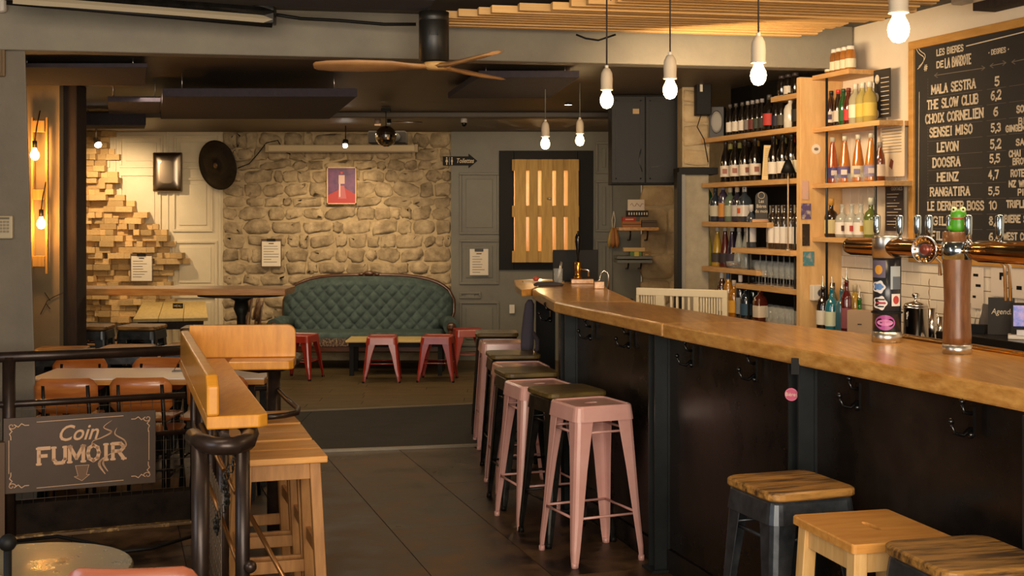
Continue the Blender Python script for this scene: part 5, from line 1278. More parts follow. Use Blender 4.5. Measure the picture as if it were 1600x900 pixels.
# white wall shelves
AM = '#b0641c'
row([(1297, 'jar', '#8a5420', '#d8d0b0', '#e4dccc', {'w': 'amber juice bottle with white cap'}), (1304.5, 'jar', '#8a5420', '#d8d0b0', '#e4dccc', {'w': 'amber juice bottle with white cap'}), (1312, 'jar', '#8a5420', '#d8d0b0', '#e4dccc', {'w': 'amber juice bottle with white cap'}), (1320.5, 'jar', '#a4682c', '#d8d0b0', '#e4dccc', {'w': 'lighter amber juice bottle with white cap'}), (1329, 'jar', '#a4682c', '#d8d0b0', '#e4dccc', {'w': 'lighter amber juice bottle with white cap'})], 2.57, 'on the topmost wall shelf', 'amber bottles on the topmost shelf', .14)
for k in BP: pass
row([(1299, 'beer', '#3c2010', WH, '#2c2018', {'w': 'brown beer bottle with white label', 'spotc': '#5c4a60'}), (1310, 'beer', '#1c140e', '#c8b8a8', '#c03028', {'w': 'dark beer bottle with red neck'}), (1318, 'beer', '#1c4a20', '#28582c', '#28482c', {'w': 'green beer bottle'}), (1326, 'beer', '#4c1c14', '#b83838', '#6a2418', {'w': 'beer bottle with red label'}),
     (1337, 'round', '#b8b090', '#ddd4bc', '#d8d0bc', {'w': 'clear bottle with white label', 'al': .75}), (1348, 'round', '#b8a860', '#c8b04c', '#d8d0bc', {'w': 'clear bottle with yellow fruit label', 'al': .8}), (1359, 'round', '#b8a050', '#ccb04c', '#d8d0bc', {'w': 'clear bottle with yellow fruit label', 'al': .8}), (1368, 'round', '#b8b090', None, '#d8d0bc', {'w': 'clear bottle beside the black menu', 'al': .6, 'off': .06})], 2.235, 'on the second wall shelf', 'bottles on the second white wall shelf', .14)
row([(1301, 'bell', '#a4481c', '#544878', '#c8c0a8', {'w': 'reddish amber bottle with violet label', 'spotc': '#d8c8c0'}), (1320, 'bell', AM, '#585080', '#c8c0a8', {'w': 'amber bottle with violet label', 'spotc': '#d8c8c0'}), (1341, 'bell', AM, '#c8b898', '#c8c0a8', {'w': 'amber bottle with cream label', 'spotc': '#7a7088'}), (1361, 'bell', '#b8701c', '#8a8098', '#c8c0a8', {'w': 'golden bottle with mauve label', 'spotc': '#d8c8c0'}), (1375, 'beer', '#6a3014', '#c8b49c', '#8a8070', {'w': 'small brown bottle'})], 1.88, 'on the third wall shelf', 'amber bottles on the third white wall shelf', .14)
row([(1299, 'flask', '#2c1c10', '#d8c890', '#c89038', {'w': 'squat cognac bottle with gold neck', 'hs': 1.15}), (1316, 'flask', '#b8bab0', '#d8d0c4', None, {'w': 'clear flask with dark emblem', 'al': .6, 'spotc': '#5a3c34'}), (1331, 'flask', '#b8bab0', '#d8d0c4', None, {'w': 'clear flask with red emblem', 'al': .6, 'spotc': '#b04038'}), (1345, 'flask', '#b8bab0', '#d8d0c4', None, {'w': 'clear flask with yellow emblem', 'al': .6, 'spotc': '#c89838'}), (1361, 'flask', '#5c6a30', '#a8a468', '#c8c8b0', {'w': 'wide green flask', 'al': .9, 'hs': 1.15})], 1.54, 'on the lowest wall shelf', 'flasks on the lowest white wall shelf', .14)
row([(1301, 'tall', '#5a5418', '#a8a498', '#2c2c2c', {'w': 'olive bottle', 'off': .10}), (1322, 'tall', '#38485c', None, '#3c4048', {'w': 'grey-blue bottle', 'off': .10}), (1336, 'tall', '#a88428', None, '#b8a888', {'w': 'yellow liqueur bottle', 'off': .08})], .946, 'behind the pourer bottles', 'pourer bottles, back row', .1)
for k_, it in enumerate([(1286, 'round', '#1c120e', '#d4ccbc', 'dark white-labelled bottle with pourer, leftmost on the back counter'), (1300, 'round', '#1c6878', '#c8ccb0', 'turquoise bottle with pourer on the back counter'), (1316, 'round', '#38606c', None, 'grey-blue bottle with pourer on the back counter'), (1323, 'tall', '#541414', '#8a4c54', 'tall dark red bottle with pourer on the back counter'), (1343, 'flask', '#1c5c1c', '#2c1c1c', 'green-necked dark bottle with pourer beside the tan box')]):
    x, kind, gl, lab, lb = it
    bottle(kind, gl, lab, None, wpos(sx(x, .22), .22, .946), lb, 'bottles with pourers on the back counter', pourer=True, hs=1.12)
# ------------------------------------------------------------------ glasses
def glass_proto(kind):
    if kind == 'stem': pr = [(.030, 0), (.030, .002), (.005, .006), (.004, .07), (.012, .078), (.033, .10), (.036, .125), (.030, .16), (.0285, .16), (.034, .125), (.031, .102), (.002, .082)]
    elif kind == 'hang': pr = [(.030, .16), (.030, .158), (.005, .154), (.004, .09), (.012, .082), (.033, .06), (.036, .035), (.030, 0), (.0285, 0), (.034, .035), (.031, .058), (.002, .078)]
    else: pr = [(.026, 0), (.034, .004), (.036, .12), (.0345, .12), (.031, .008), (.002, .008)]
    me = MB().lathe(pr, n=14).mesh('drinking_glass'); me.materials.append(M['glassc']); return me
GPm = {k: glass_proto(k) for k in ('stem', 'hang', 'tumbler')}
def glassrow(kind, xs, off, z, lab, group):
    for i, x in enumerate(xs):
        o = bpy.data.objects.new('wine_glass' if kind != 'tumbler' else 'tumbler', GPm[kind]); C.objects.link(o); o.location = wpos(sx(x, off), off, z); o.scale = (1, 1, 1) if z != 1.8805 else (.75, .75, .45)
        tag(o, '%s, %s from the left %s' % (lab[0], ORD[i], lab[1]), 'glass', group)
glassrow('hang', [1188+9.2*i for i in range(8)], .23, 1.256, ('clear upside-down wine glass', 'hanging under the clear bottles'), 'upside-down glasses, front row')
for i in range(8):
    pass
rk = thing('glass_rack', wpos(-.05, .0, 1.416), WRZ, 'thin rack holding upside-down wine glasses under the clear bottles', 'rack')
for q_ in (.20, .26): MB().b2(sx(1180, .23)+.05, -.01, -q_-.003, -q_+.003, -.006, 0).build('rack_bar', 'brushed', rk)
glassrow('stem', [1186+9.6*i for i in range(7)], .24, 1.2005, ('clear stemmed glass', 'in front below the hanging glasses'), 'standing stemmed glasses, front row')
glassrow('stem', [1181+9.6*i for i in range(7)], .13, 1.2005, ('clear stemmed glass', 'behind, below the hanging glasses'), 'standing stemmed glasses, back row')
glassrow('tumbler', [1204+10.2*i for i in range(5)], .26, .9405, ('clear tumbler', 'in front on the lowest alcove shelf'), 'tumblers, front row')
glassrow('tumbler', [1200+10.2*i for i in range(5)], .16, .9405, ('clear tumbler', 'behind on the lowest alcove shelf'), 'tumblers, back row')
glassrow('tumbler', [1310, 1330.5, 1351], .185, 1.8805, ('small clear tumbler', 'between the amber bottles'), 'tumblers between amber bottles')
o = thing('nut_bowl', wpos(sx(1146, .27), .27, 1.3005), 0, 'small glass bowl of nuts on the carafe shelf', 'bowl')
MB().lathe([(.03, 0), (.05, .02), (.055, .05), (.052, .05), (.046, .022), (.001, .01)]).build('bowl', 'glassc', o); m = MB()
for i in range(30): a = R.uniform(0, 6.28); r_ = R.uniform(0, .038); m.ball((r_*math.cos(a), r_*math.sin(a), .022+R.uniform(0, .015)), .008, 6, 4)
m.build('nuts', plain('#8a5c30', .6), o, kind='stuff')
# arched sign, menu sheet, small lamp, speaker boxes
t = thing('arched_chalk_sign', wpos(sx(1190, .22), .22, 1.6305), WRZ+.9, 'small black arched sign on a wooden foot on the alcove shelf', 'sign')
MB().b2(-.06, .06, -.03, .03, 0, .022).build('foot', 'oak_x', t, bevel=.003)
arc = [(-.042, .022), (.042, .022)]+[(.042*math.cos(a*PI/10), .17+.042*math.sin(a*PI/10)) for a in range(11)]
MB().prismy(arc, -.006, .006).build('arched_board', plain('#2c2822', .6), t)
textobj('lettering', 'Les\nBières\ndu mois', .034, 'chalkline', t, (0, -.0075, .11), sx=.8)
m = MB(); m.tube([(.022*math.cos(a*PI/8), -.0075, .185+.022*math.sin(a*PI/8)) for a in range(16)], .002, 4, closed=True); m.build('ring_drawing', 'chalkline', t)
v = wpos(sx(1199, .27), .27, 1.9175)
t = thing('menu_sheet', v, WRZ+.85, 'cream printed sheet leaning among the wine bottles', 'menu'); MB().b2(-.038, .038, -.003, .003, 0, .235).build('sheet', plain('#d4b884', .8), t).rotation_euler = (-.08, .05, 0)
m = MB()
for k in range(16): m.b2(-.028, R.uniform(.005, .028), -.0042, -.003, .03+.012*k, .033+.012*k)
m.build('print', plain('#9a8054', .8), t).rotation_euler = (-.08, .05, 0)
t = thing('table_lamp', wpos(sx(1231, .32), .318, 1.4525), 0, 'little lamp with black conical shade on a thin pale stem in the alcove', 'lamp')
MB().lathe([(.03, 0), (.03, .004), (.004, .01)]).build('base', 'brushed', t); MB().cyl((0, 0, .005), (0, 0, .54), .005).build('stem', plain('#b89c78', .4), t)
MB().lathe([(.050, .50), (.016, .585), (.014, .585), (.048, .50)], n=20).build('shade', 'black', t)
t = thing('speaker', wpos(sx(1119, .2), .19, 2.2505), WRZ+1.0, 'black loudspeaker with round grey cone at the left end of the alcove', 'speaker')
MB().b2(-.055, .055, -.05, .10, 0, .235).build('cabinet', plain('#26221e', .5), t, bevel=.004)
g_ = MB().lathe([(.05, 0), (.046, .006), (.04, .0), (.015, -.01), (.001, -.002)], n=24).build('cone', plain('#59534a', .35, .3), t); g_.location = (0, -.051, .12); g_.rotation_euler = (PI/2, 0, 0); g_.scale = (.9, 1.7, 1)
v = P(1099, 148, 9.45)
t = thing('electric_box', v, 0, 'black box with cable under the ceiling beside the stone pillar', 'electric box'); MB().b2(-.055, .055, -.03, .10, -.15, .15).build('casing', 'black', t, bevel=.005)
MB().tube([(-.02, -.02, -.15), (-.05, -.03, -.24), (0, -.03, -.33), (.03, -.03, -.5)], .004, 6).build('cable', 'black', t); MB().b2(-.03, -.01, -.035, -.03, .02, .09).build('sticker', 'paper', t)
# menus beside the shelves
def wallsheet(name, x0, x1, y0, y1, off, m_, label, cat, tilt=0):
    t = thing(name, wpos((sx(x0, off)+sx(x1, off))/2, off, (yz(x0, y0, off)+yz(x1, y1, off))/2), WRZ, label, cat)
    return t, (sx(x1, off)-sx(x0, off))/2, abs(yz(x0, y0, off)-yz(x0, y1, off))/2
t, w2, h2 = wallsheet('drinks_menu', 1366, 1392, 109, 184, .07, 'chalk', 'black drinks menu with white circle beside the bottles of the second shelf', 'menu')
MB().b2(-w2, w2, -.004, 0, -h2, h2).build('sheet', plain('#2e2a28', .5), t)
m = MB()
for (a, b) in ((-.03, .09), (-.035, -.02), (-.035, -.12)): m.prismy([(a+w2*.0+.0-.02+.022*math.cos(k*PI/8), b+.028*math.sin(k*PI/8)) for k in range(16)], -.0052, -.004)
for k in range(9): m.b2(-.01, w2*.85, -.0052, -.004, -h2+.02+.027*k, -h2+.024+.027*k)
m.build('print', 'chalkline', t)
t, w2, h2 = wallsheet('drinks_menu', 1376, 1414, 192, 276, .06, 'paper', 'pale paper menu with red-brown stamp beside the amber bottles', 'menu')
MB().b2(-w2, w2, -.003, 0, -h2, h2).build('sheet', plain('#dcc8a8', .7), t); m = MB()
for k in range(9): m.b2(-w2+.02, w2-.03, -.0042, -.003, -.02+.018*k, -.016+.018*k)
m.build('print', 'chalkgrey', t); MB().prismy([(-.03, -.10), (-.0, -.12), (.015, -.07), (-.012, -.055)], -.0045, -.003).build('stamp', plain('#8a4c34', .7), t)
t, w2, h2 = wallsheet('drinks_menu', 1384, 1412, 285, 361, .06, 'chalk', 'black cocktail menu beside the lowest white wall shelf', 'menu')
MB().b2(-w2, w2, -.003, 0, -h2, h2).build('sheet', plain('#2c2224', .5), t); m = MB(); letters(m, 'COCKTAILS', -w2*.3, h2-.05, w2*1.2, .018, t=.9, serif=False, y=-.004)
for k in range(12): m.b2(-w2*.8 if k % 3 else 0, w2*R.uniform(.1, .8), -.0042, -.003, -h2+.02+.018*k, -h2+.023+.018*k)
m.build('lettering', 'chalkline', t)
# tan napkin box
t = thing('napkin_box', wpos(sx(1346, .25), .25, .946), WRZ+.75, 'tan cardboard box beside the bottles with pourers', 'box')
MB().prism([(-.075, -.04), (.075, -.04), (.075, .04), (-.075, .04)], 0, .17).build('box', plain('#a88c70', .7), t, bevel=.003); MB().b2(-.012, .012, -.042, -.04, .085, .091).build('slot', 'timber', t)
# ice bucket and bar tools
def wthing(name, x, off, z, label, cat, group=None): return thing(name, wpos(sx(x, off), off, z), 0, label, cat, group)
t = wthing('ice_bucket', 1431, .25, .946, 'polished steel ice bucket with knobbed lid on the back counter', 'bucket')
MB().lathe([(.062, 0), (.066, .01), (.066, .215), (.069, .22), (.069, .228)], n=28).build('bucket', 'chrome', t); MB().lathe([(.068, .228), (.06, .245), (.02, .255), (.008, .26), (.008, .275), (.02, .285), (.022, .295), (.012, .303)], n=24).build('lid', 'chrome', t)
MB().tube([(-.06, -.035, .2), (-.06, -.035, .12)], .003, 6).build('handle', 'chrome', t)
for (x, h_, r_, lb) in ((1456, .23, .020, 'tall steel shaker tumbler left of the wooden tap column'), (1469, .19, .018, 'small steel measuring cup close to the wooden tap column')):
    t = wthing('steel_cup', x, .27, .946, lb, 'cup', 'steel cups beside the ice bucket'); MB().lathe([(r_*.8, 0), (r_, h_), (r_*.93, h_), (r_*.75, .01)], n=18).build('cup', 'chrome', t)
    MB().tube([(r_, 0, h_*.9), (r_+.02, 0, h_*.8), (r_+.02, 0, h_*.5), (r_, 0, h_*.4)], .003, 6).build('handle', 'chrome', t)
t = wthing('twisted_bar_spoon', 1452, .23, .946, 'twisted bar spoon standing against the white tiles', 'spoon')
MB().tube([(.002*math.cos(k), .002*math.sin(k), .02+.0085*k) for k in range(44)], .0022, 5).build('stem', 'brass', t); MB().lathe([(.02, 0), (.02, .06)]).build('holder_cup', 'chrome', t)
# ------------------------------------------------------------------ cooler top: agenda board, menus, card terminal
t = thing('agenda_board', wpos(sx(1564, .25), .25, 1.0805), WRZ+.8, 'small leaning slate with chalked words Agenda and Bière', 'slate')
MB().b2(-.062, .062, -.006, .006, 0, .186).build('slate', 'chalk', t).rotation_euler = (-.12, 0, 0)
a_ = textobj('lettering', 'Agenda', .040, 'chalkline', t, (.005, .008, .115), shear=.2, sx=.85, rot=(PI/2-.12, 0, 0)); b_ = textobj('lettering', 'Bière', .042, 'chalkline', t, (.008, -.0, .045), shear=.2, sx=.85, rot=(PI/2-.12, 0, 0))
t = thing('menu_stack', wpos(sx(1538, .2), .20, 1.0805), WRZ+.6, 'leaning stack of slim dark menus left of the agenda slate', 'menus')
for k in range(3): MB().b2(-.03+.016*k, .015+.016*k, -.003+.012*k, .003+.012*k, 0, .14-.01*k).build('menu', plain(('#5a5048', '#4a4440', '#6a6058')[k], .6), t).rotation_euler = (-.15, .12, 0)
t = thing('pen_tray', wpos(sx(1528, .26), .28, 1.0805), WRZ+.6, 'low black tray with straws left of the agenda slate', 'tray'); MB().b2(-.06, .06, -.03, .03, 0, .04).build('tray', 'black', t)
for k in range(4): MB().cyl((-.04+.02*k, 0, .03), (-.05+.03*k, .0, .12+.02*(k % 2)), .002, n=6).build('straw', 'brushed', t)
t = thing('card_terminal', wpos(sx(1599, .28), .28, 1.0805), WRZ+.9, 'dark till screen on a white stand cut by the right edge', 'till')
MB().b2(-.07, .08, -.05, .05, 0, .02).build('base', 'whiteplastic', t, bevel=.004); MB().b2(-.055, .07, -.004, .008, .02, .18).build('screen', 'black', t).rotation_euler = (-.35, 0, 0)
MB().b2(-.045, .06, -.008, -.004, .06, .165).build('display', mat('till_display', '#2c4c98', .3, col2='#b890a0', scale=30, emit='#3c5aa0', es=.6), t).rotation_euler = (-.35, 0, 0)
MB().b2(-.03, .06, -.055, -.02, .02, .045).build('keypad', plain('#d8d4d4', .4), t)
for (x0, x1, y0, y1, lb) in ((1518, 1537, 418, 482, 'white printed sheet with dark captions on the tiles, left one'), (1549, 1612, 418, 465, 'wide white printed sheet with dark captions on the tiles, right one')):
    t, w2, h2 = wallsheet('printed_sheet', x0, x1, y0, y1, .022, 'paper', lb, 'poster')
    MB().b2(-w2, w2, -.003, 0, -h2, h2).build('sheet', plain('#e2d2c0', .6), t); m = MB()
    for (a, b, c, d) in ((-.6, .2, .55, .68), (-.2, .6, .05, .18), (-.7, -.2, -.5, -.38)) if x0 < 1540 else ((-.55, -.3, .35, .6), (-.55, -.45, .1, .35), (-.2, -.14, .45, .7), (-.3, .1, -.42, -.36), (.3, .55, -.45, -.2)): m.b2(a*w2, b*w2, -.0045, -.003, c*h2, d*h2)
    m.build('captions', 'black', t)
v = wpos(sx(1580, .1), .10, yz(1580, 3, .1))
t = thing('wall_rail', v, WRZ, 'black wall bracket bar above the chalkboard at the top right', 'bracket'); MB().b2(-.24, .6, -.05, .09, -.012, .03).build('bar', 'timber', t)
v = wpos(sx(1504, .04), .04, yz(1504, -2, .04))
t = thing('wall_sensor', v, WRZ, 'small grey sensor under the ceiling above the chalkboard', 'sensor'); MB().b2(-.05, .05, -.04, .035, -.03, .04).build('casing', plain('#a89c8c', .5), t, bevel=.008)

# ================================================================== CHALKBOARD
CB = wp(1427, 336, .0); cbz0 = 1.405; cbz1 = 2.695; CL_ = 2.3
cbd = thing('beer_chalkboard', (CB.x, CB.y, cbz0), WRZ, 'large oak-framed chalkboard listing beers and their degrees on the white wall', 'chalkboard')
HH = cbz1-cbz0; fb = .048
MB().b2(fb, CL_-fb, -.02, 0, fb, HH-fb).build('slate', 'chalk', cbd)
for (a, b, c, d) in ((0, CL_, 0, fb), (0, CL_, HH-fb, HH), (0, fb, fb, HH-fb), (CL_-fb, CL_, fb, HH-fb)): MB().b2(a, b, -.036, 0, c, d).build('frame', 'framewood', cbd, bevel=.004)
oc = .0215
def cu(x): Y = (WC-oc*1.0472)/(.311+(x-800)/F); return (CB.y-.297*oc-Y)/.9549
def cz(x, y): Y = (WC-oc*1.0472)/(.311+(x-800)/F); return H-(y-336)/F*Y-cbz0
def ctext(m, s_, xa, ya, xb, cap, t=1.0, serif=True):
    u0, u1 = cu(xa), cu(xb); Yd = (WC)/(.311+(xa-800)/F)
    letters(m, s_, u0, cz(xa, ya), u1-u0, cap/F*Yd, t=t, serif=serif, y=-oc-.0006)
for a in [('MALA SESTRA', 1456, 147, 1524, 13), ('THE SLOW CLUB', 1449, 171, 1528, 13), ('CHOIX CORNELIEN', 1446.5, 193, 1536, 13), ('SENSEI MISO', 1453, 214, 1519, 13), ('LEVON', 1465, 237, 1497, 13), ('DOOSRA', 1458, 261, 1500, 13),
          ('HEINZ', 1465, 283, 1497, 12), ('RANGATIRA', 1454, 306, 1515, 12), ('LE DERNIER BOSS', 1450, 328, 1537, 12), ('GILLO', 1458, 351, 1497, 12), ('FILS', 1456, 374, 1480, 12)]:
    m = MB(); ctext(m, *a, t=1.45); m.build('beer_name', 'chalkline', cbd)
for a in [('5', 1555, 134, 1561, 13), ('6,2', 1549, 156, 1564, 13), ('6', 1553, 181, 1559, 13), ('5,3', 1549, 206, 1563, 12), ('5,2', 1548, 232, 1564, 13), ('5,5', 1547, 254, 1562, 12), ('4,7', 1545, 279, 1560, 12), ('5,5', 1545, 304, 1561, 11), ('10', 1546, 327, 1557, 12), ('8,5', 1546, 351, 1562, 12), ('6,4', 1546, 376, 1562, 12)]:
    m = MB(); ctext(m, *a, t=1.35, serif=False); m.build('degree_figure', 'chalkline', cbd)
for a in [('SOUR', 1589, 176, 1612, 10), ('BIERE', 1592, 194, 1622, 9), ('GINGEMBRE', 1572, 206, 1618, 9), ('SAISON', 1588, 227, 1625, 9), ('CHAI', 1577, 245, 1595, 9), ('BROWN', 1583, 257, 1612, 9), ('ROTEN', 1580, 276, 1606, 10), ('NZ WHEAT', 1577, 292, 1622, 9), ('PILS', 1591, 305, 1612, 9), ('TRIPLE', 1573, 324, 1603, 10), ('BIERE SURE', 1570, 347, 1622, 10), ('WEST COAST', 1568, 374, 1622, 10)]:
    m = MB(); ctext(m, *a, t=1.7, serif=False); m.build('style_note', 'chalkline', cbd)
for a in (('LES BIERES', 1464, 87, 1505, 9, 1.6), ('DE', 1464, 106, 1474, 9, 1.6), ('LA BARBOTE', 1477, 106, 1517, 14, 2.0), ('* DEGRES *', 1545, 86, 1576, 7, 1.6), ('#', 1444, 111, 1449, 9, 1.1)):
    m = MB(); ctext(m, *a, False); m.build('heading', 'chalkline', cbd)
m = MB(); yy = -oc-.0006
def cl(pts, t):
    for a, b in zip(pts[:-1], pts[1:]): seg2(m, (cu(a[0]), cz(*a)), (cu(b[0]), cz(*b)), t, yy)
cl([(1510, 72), (1612, 47)], .006); cl([(1436.5, 144), (1435, 335)], .004)
for k, (a, b) in enumerate(((1438, 90), (1440, 100))):
    cl([(1434+k*2+8*math.sin(t*.5)+t*.6, 106-3.6*t-k*4+2*math.cos(t*.9)) for t in range(10)], .005)
m.build('decoration', 'chalkline', cbd, kind='stuff')
m = MB()
for (xa, ya, xb_5, yb) in ((1460, 118, 1539, 106), (1547, 103, 1572, 98), (1581, 97, 1612, 90)):
    cl([(xa, ya), (xb_5, yb)], .004); cl([(xa+5, ya-4), (xa, ya), (xa+5, ya+3)], .004); cl([(xb_5-5, yb-3), (xb_5, yb), (xb_5-5, yb+4)], .004)
for i in range(11):
    yl = 153+22.7*i if i < 10 else 0
    if i < 10:
        for (xa, xb_5) in ((1451, 1535), (1542, 1572), (1577, 1612)):
            sl_ = (336-yl)/(178-1451)
            cl([(xa, yl+sl_*(xa-1451)), (xb_5, yl+sl_*(xb_5-1451))], .0016)
for i in range(52): cl([(1450, 123+4.6*i), (1450, 125+4.6*i)], .002)
m.build('faded_lines', 'chalkgrey', cbd, kind='stuff')
# ================================================================== BEER TAPS
def tower(c, ztop_, label, kind):
    t = thing('beer_tap_tower', (c[0], c[1], ZT), WRZ, label, 'beer tap'); t['group'] = 'tap towers on the bar'
    return t
def solve(c, x):
    lo_, hi_ = -1.0, 1.2
    for _ in range(50):
        md = (lo_+hi_)/2; xx = 800+F*(c[0]+.297*md)/(c[1]-.9549*md)
        if xx < x: lo_ = md
        else: hi_ = md
    return md
ZB = 1.555-ZT
def lever(t, s_, k=1.0):
    lv = MB().lathe([(.006, .030), (.005, .045), (.009, .052), (.013, .060), (.0145, .085), (.0145, .118), (.012, .124), (.003, .127)], (s_, 0, ZB), 14).build('tap_lever', mat('blue_chrome', '#b4c4d0', .15, metal=1.0), t)
    MB().lathe([(.012, .022), (.014, .034), (.008, .040)], (s_, 0, ZB), 12).build('collar', 'chrome', lv)
def spout(t, s_, dz=.10, dy=.05, lean=0.0):
    MB().tube([(s_, .034, ZB-.02), (s_, .034+dy*.5, ZB-.03), (s_+lean*.5, .034+dy, ZB-.05), (s_+lean, .034+dy, ZB-dz)], .0065, 8).build('spout', 'chrome', t)
c1 = (1.447, 4.94); t1 = tower(c1, 0, 'black tap column covered with stickers, carrying a polished copper cross tube', 1)
r1 = .055
MB().lathe([(r1+.001, .0), (r1+.001, .042)], n=36).build('base_ring', 'brushed', t1); MB().lathe([(r1-.002, .042), (r1-.002, .325)], n=36).build('column', plain('#26282c', .25, .1), t1)
MB().lathe([(r1, .325), (r1, .405), (r1-.004, .412), (.001, .414)], n=36).build('top_ring', 'brushed', t1)
sA, sB = solve(c1, 1326), solve(c1, 1459)
MB().rings([[(x, r*math.cos(k*PI/12), ZB+r*math.sin(k*PI/12)) for k in range(24)] for x, r in ((sA, .02), (sA+.006, .032), (sA+.03, .036), (sB-.03, .036), (sB-.008, .033), (sB, .022))]).build('cross_tube', 'copper', t1)
for x in (1370, 1406, 1434, 1457): lever(t1, solve(c1, x)-.0 if x < 1450 else solve(c1, x)-.02)
for x in (1446, 1465): spout(t1, solve(c1, x)-.03)
def patch(par, c, r, dx0, dx1, z0, z1, m_, name, shape='rect', off=.0012, label=None):
    base = math.atan2(-c[1], -c[0])-WRZ   # direction to the viewer in the tower's own frame
    m = MB(); n = 24 if shape != 'rect' else 10
    def pt(dx, z):
        a = base+math.asin(max(-.98, min(.98, dx)))
        return ((r+off)*math.cos(a), (r+off)*math.sin(a), z)
    if shape == 'rect':
        vs = []; 
        for i in range(n+1): dx = dx0+(dx1-dx0)*i/n; vs += [pt(dx, z0), pt(dx, z1)]
        m.add(vs, [(2*i, 2*i+2, 2*i+3, 2*i+1) for i in range(n)])
    else:
        cx, cz_ = (dx0+dx1)/2, (z0+z1)/2; vs = [pt(cx, cz_)]
        for i in range(n):
            a = 2*PI*i/n; k = 1+(.12*math.cos(5*a) if shape == 'cloud' else 0)
            vs.append(pt(cx+(dx1-dx0)/2*math.cos(a)*k, cz_+(z1-z0)/2*math.sin(a)*k))
        m.add(vs, [(0, i+1, (i+1) % n+1) for i in range(n)])
    return m.build(name, m_, par, label=label)
def zt_(y, d=4.9): return H-(y-336)/F*d-ZT
P1 = lambda a, b, ya, yb, m_, s='rect', o=.0012, lb=None: patch(t1, c1, r1-.002, a, b, zt_(yb), zt_(ya), m_, 'sticker', s, o, lb)
P1(-.95, -.10, 407, 434, plain('#5c5468', .6), lb='violet sticker'); P1(-.80, -.30, 414, 429, plain('#c89030', .6), 'ell', .002, 'orange round sticker')
P1(-.95, -.12, 439, 458, plain('#dcd8d4', .6), 'cloud', .0012, 'cloud-shaped sticker'); P1(-.85, -.25, 443, 453, plain('#5c84b8', .6), 'cloud', .002, 'blue cloud print')
P1(-.90, -.0, 463, 484, plain('#e0d8d0', .6), 'cloud', .0012, 'white lettered sticker'); P1(-.75, -.15, 467, 469, 'black', 'rect', .002); P1(-.70, -.10, 472, 475, plain('#b03848', .6), 'rect', .002); P1(-.65, -.2, 478, 480, 'black', 'rect', .002)
P1(.25, .90, 416, 452, plain('#a8b0b0', .6), lb='grey landscape sticker'); P1(.4, .9, 432, 452, plain('#5c646c', .6), 'rect', .002)
P1(.32, .88, 459, 478, plain('#dcd4cc', .6), lb='white and red sticker'); P1(.42, .80, 462, 475, plain('#b03c34', .6), 'ell', .002)
P1(-.80, .55, 492, 516, plain('#a8488c', .45), 'ell', .0012, 'large pink oval sticker'); P1(-.66, .42, 499, 509, plain('#c474a8', .45), 'ell', .002)
MB().tube([((r1+.003)*math.cos(k*PI/8), (r1+.003)*math.sin(k*PI/8), zt_(489)) for k in range(16)], .003, 6, closed=True).build('cable_tie', 'black', t1)
c2 = (1.575, 4.53); t2 = tower(c2, 0, 'wooden tap column with chrome rings and copper cross tube, rightmost on the bar', 2)
r2 = .050
MB().lathe([(r2, 0), (r2, .034)], n=36).build('base_ring', 'brushed', t2)
MB().lathe([(r2-.002, .034), (r2-.001, .06), (r2-.006, .18), (r2-.003, .28), (r2, .34), (r2, .36), (r2-.001, .43), (.001, .432)], n=36).build('wooden_column', 'tapwood', t2)
MB().lathe([(r2-.006, .332), (r2+.002, .334), (r2+.002, .394), (r2-.006, .396)], n=36, cap0=False, cap1=False).build('chrome_ring', mat('blue_chrome', '#b4c4d0', .15, metal=1.0), t2)
sA, sB = solve(c2, 1462), solve(c2, 1655)
MB().rings([[(x, r*math.cos(k*PI/12), ZB+r*math.sin(k*PI/12)) for k in range(24)] for x, r in ((sA, .018), (sA+.01, .022), (-.05, .024), (.045, .012), (.07, .012), (.09, .03), (.13, .038), (sB-.02, .038), (sB, .028))]).build('cross_tube', 'copper', t2)
for x in (1485, 1513, 1562): lever(t2, solve(c2, x))
spout(t2, solve(c2, 1572), .13); spout(t2, solve(c2, 1540), .17, .06, .01); spout(t2, solve(c2, 1536), .17, .05, .012)
md = MB().lathe([(.050, 0), (.052, .004), (.050, .010), (.046, .010), (.045, .005), (.001, .004)], n=32).build('medallion', 'chrome', t2)
md.location = (sA-.0, -.045, ZB); md.rotation_euler = (PI/2, 0, .45)
for k in range(14):
    a = 2*PI*k/14; MB().ball((.034*math.cos(a), .034*math.sin(a), .008), .0045, 8, 6).build('medallion_stud', 'brass', md)
MB().lathe([(.02, .004), (.018, .008), (.001, .009)], n=20).build('medallion_centre', plain('#8a4838', .3, .5), md)
# green frog figurine
fg = thing('frog_figurine', (c2[0]+.005, c2[1], ZT+.4325), -.35, 'bright green rubber frog sitting on top of the wooden tap column', 'figurine')
FG = plain('#4c9c1c', .35)
MB().rings([oval(.026, .024, 0), oval(.031, .028, .012), oval(.030, .027, .030), oval(.026, .024, .044), oval(.028, .025, .054), oval(.026, .024, .068), oval(.014, .014, .078)]).build('body', FG, fg)
for s_ in (-1, 1):
    e_ = MB().ball((s_*.015, -.012, .076), .011, 12, 8).build('eye', plain('#d8e0a8', .3), fg); MB().ball((s_*.016, -.021, .077), .004, 8, 6).build('pupil', 'black', e_)
    MB().ball((s_*.027, -.010, .012), .012, 10, 8, (1, 1.3, .8)).build('foot', FG, fg)
MB().tube([(-.022, -.018, .048), (-.010, -.027, .046), (.008, -.027, .046), (.022, -.018, .049)], .0035, 8).build('mouth', plain('#b04c30', .4), fg)

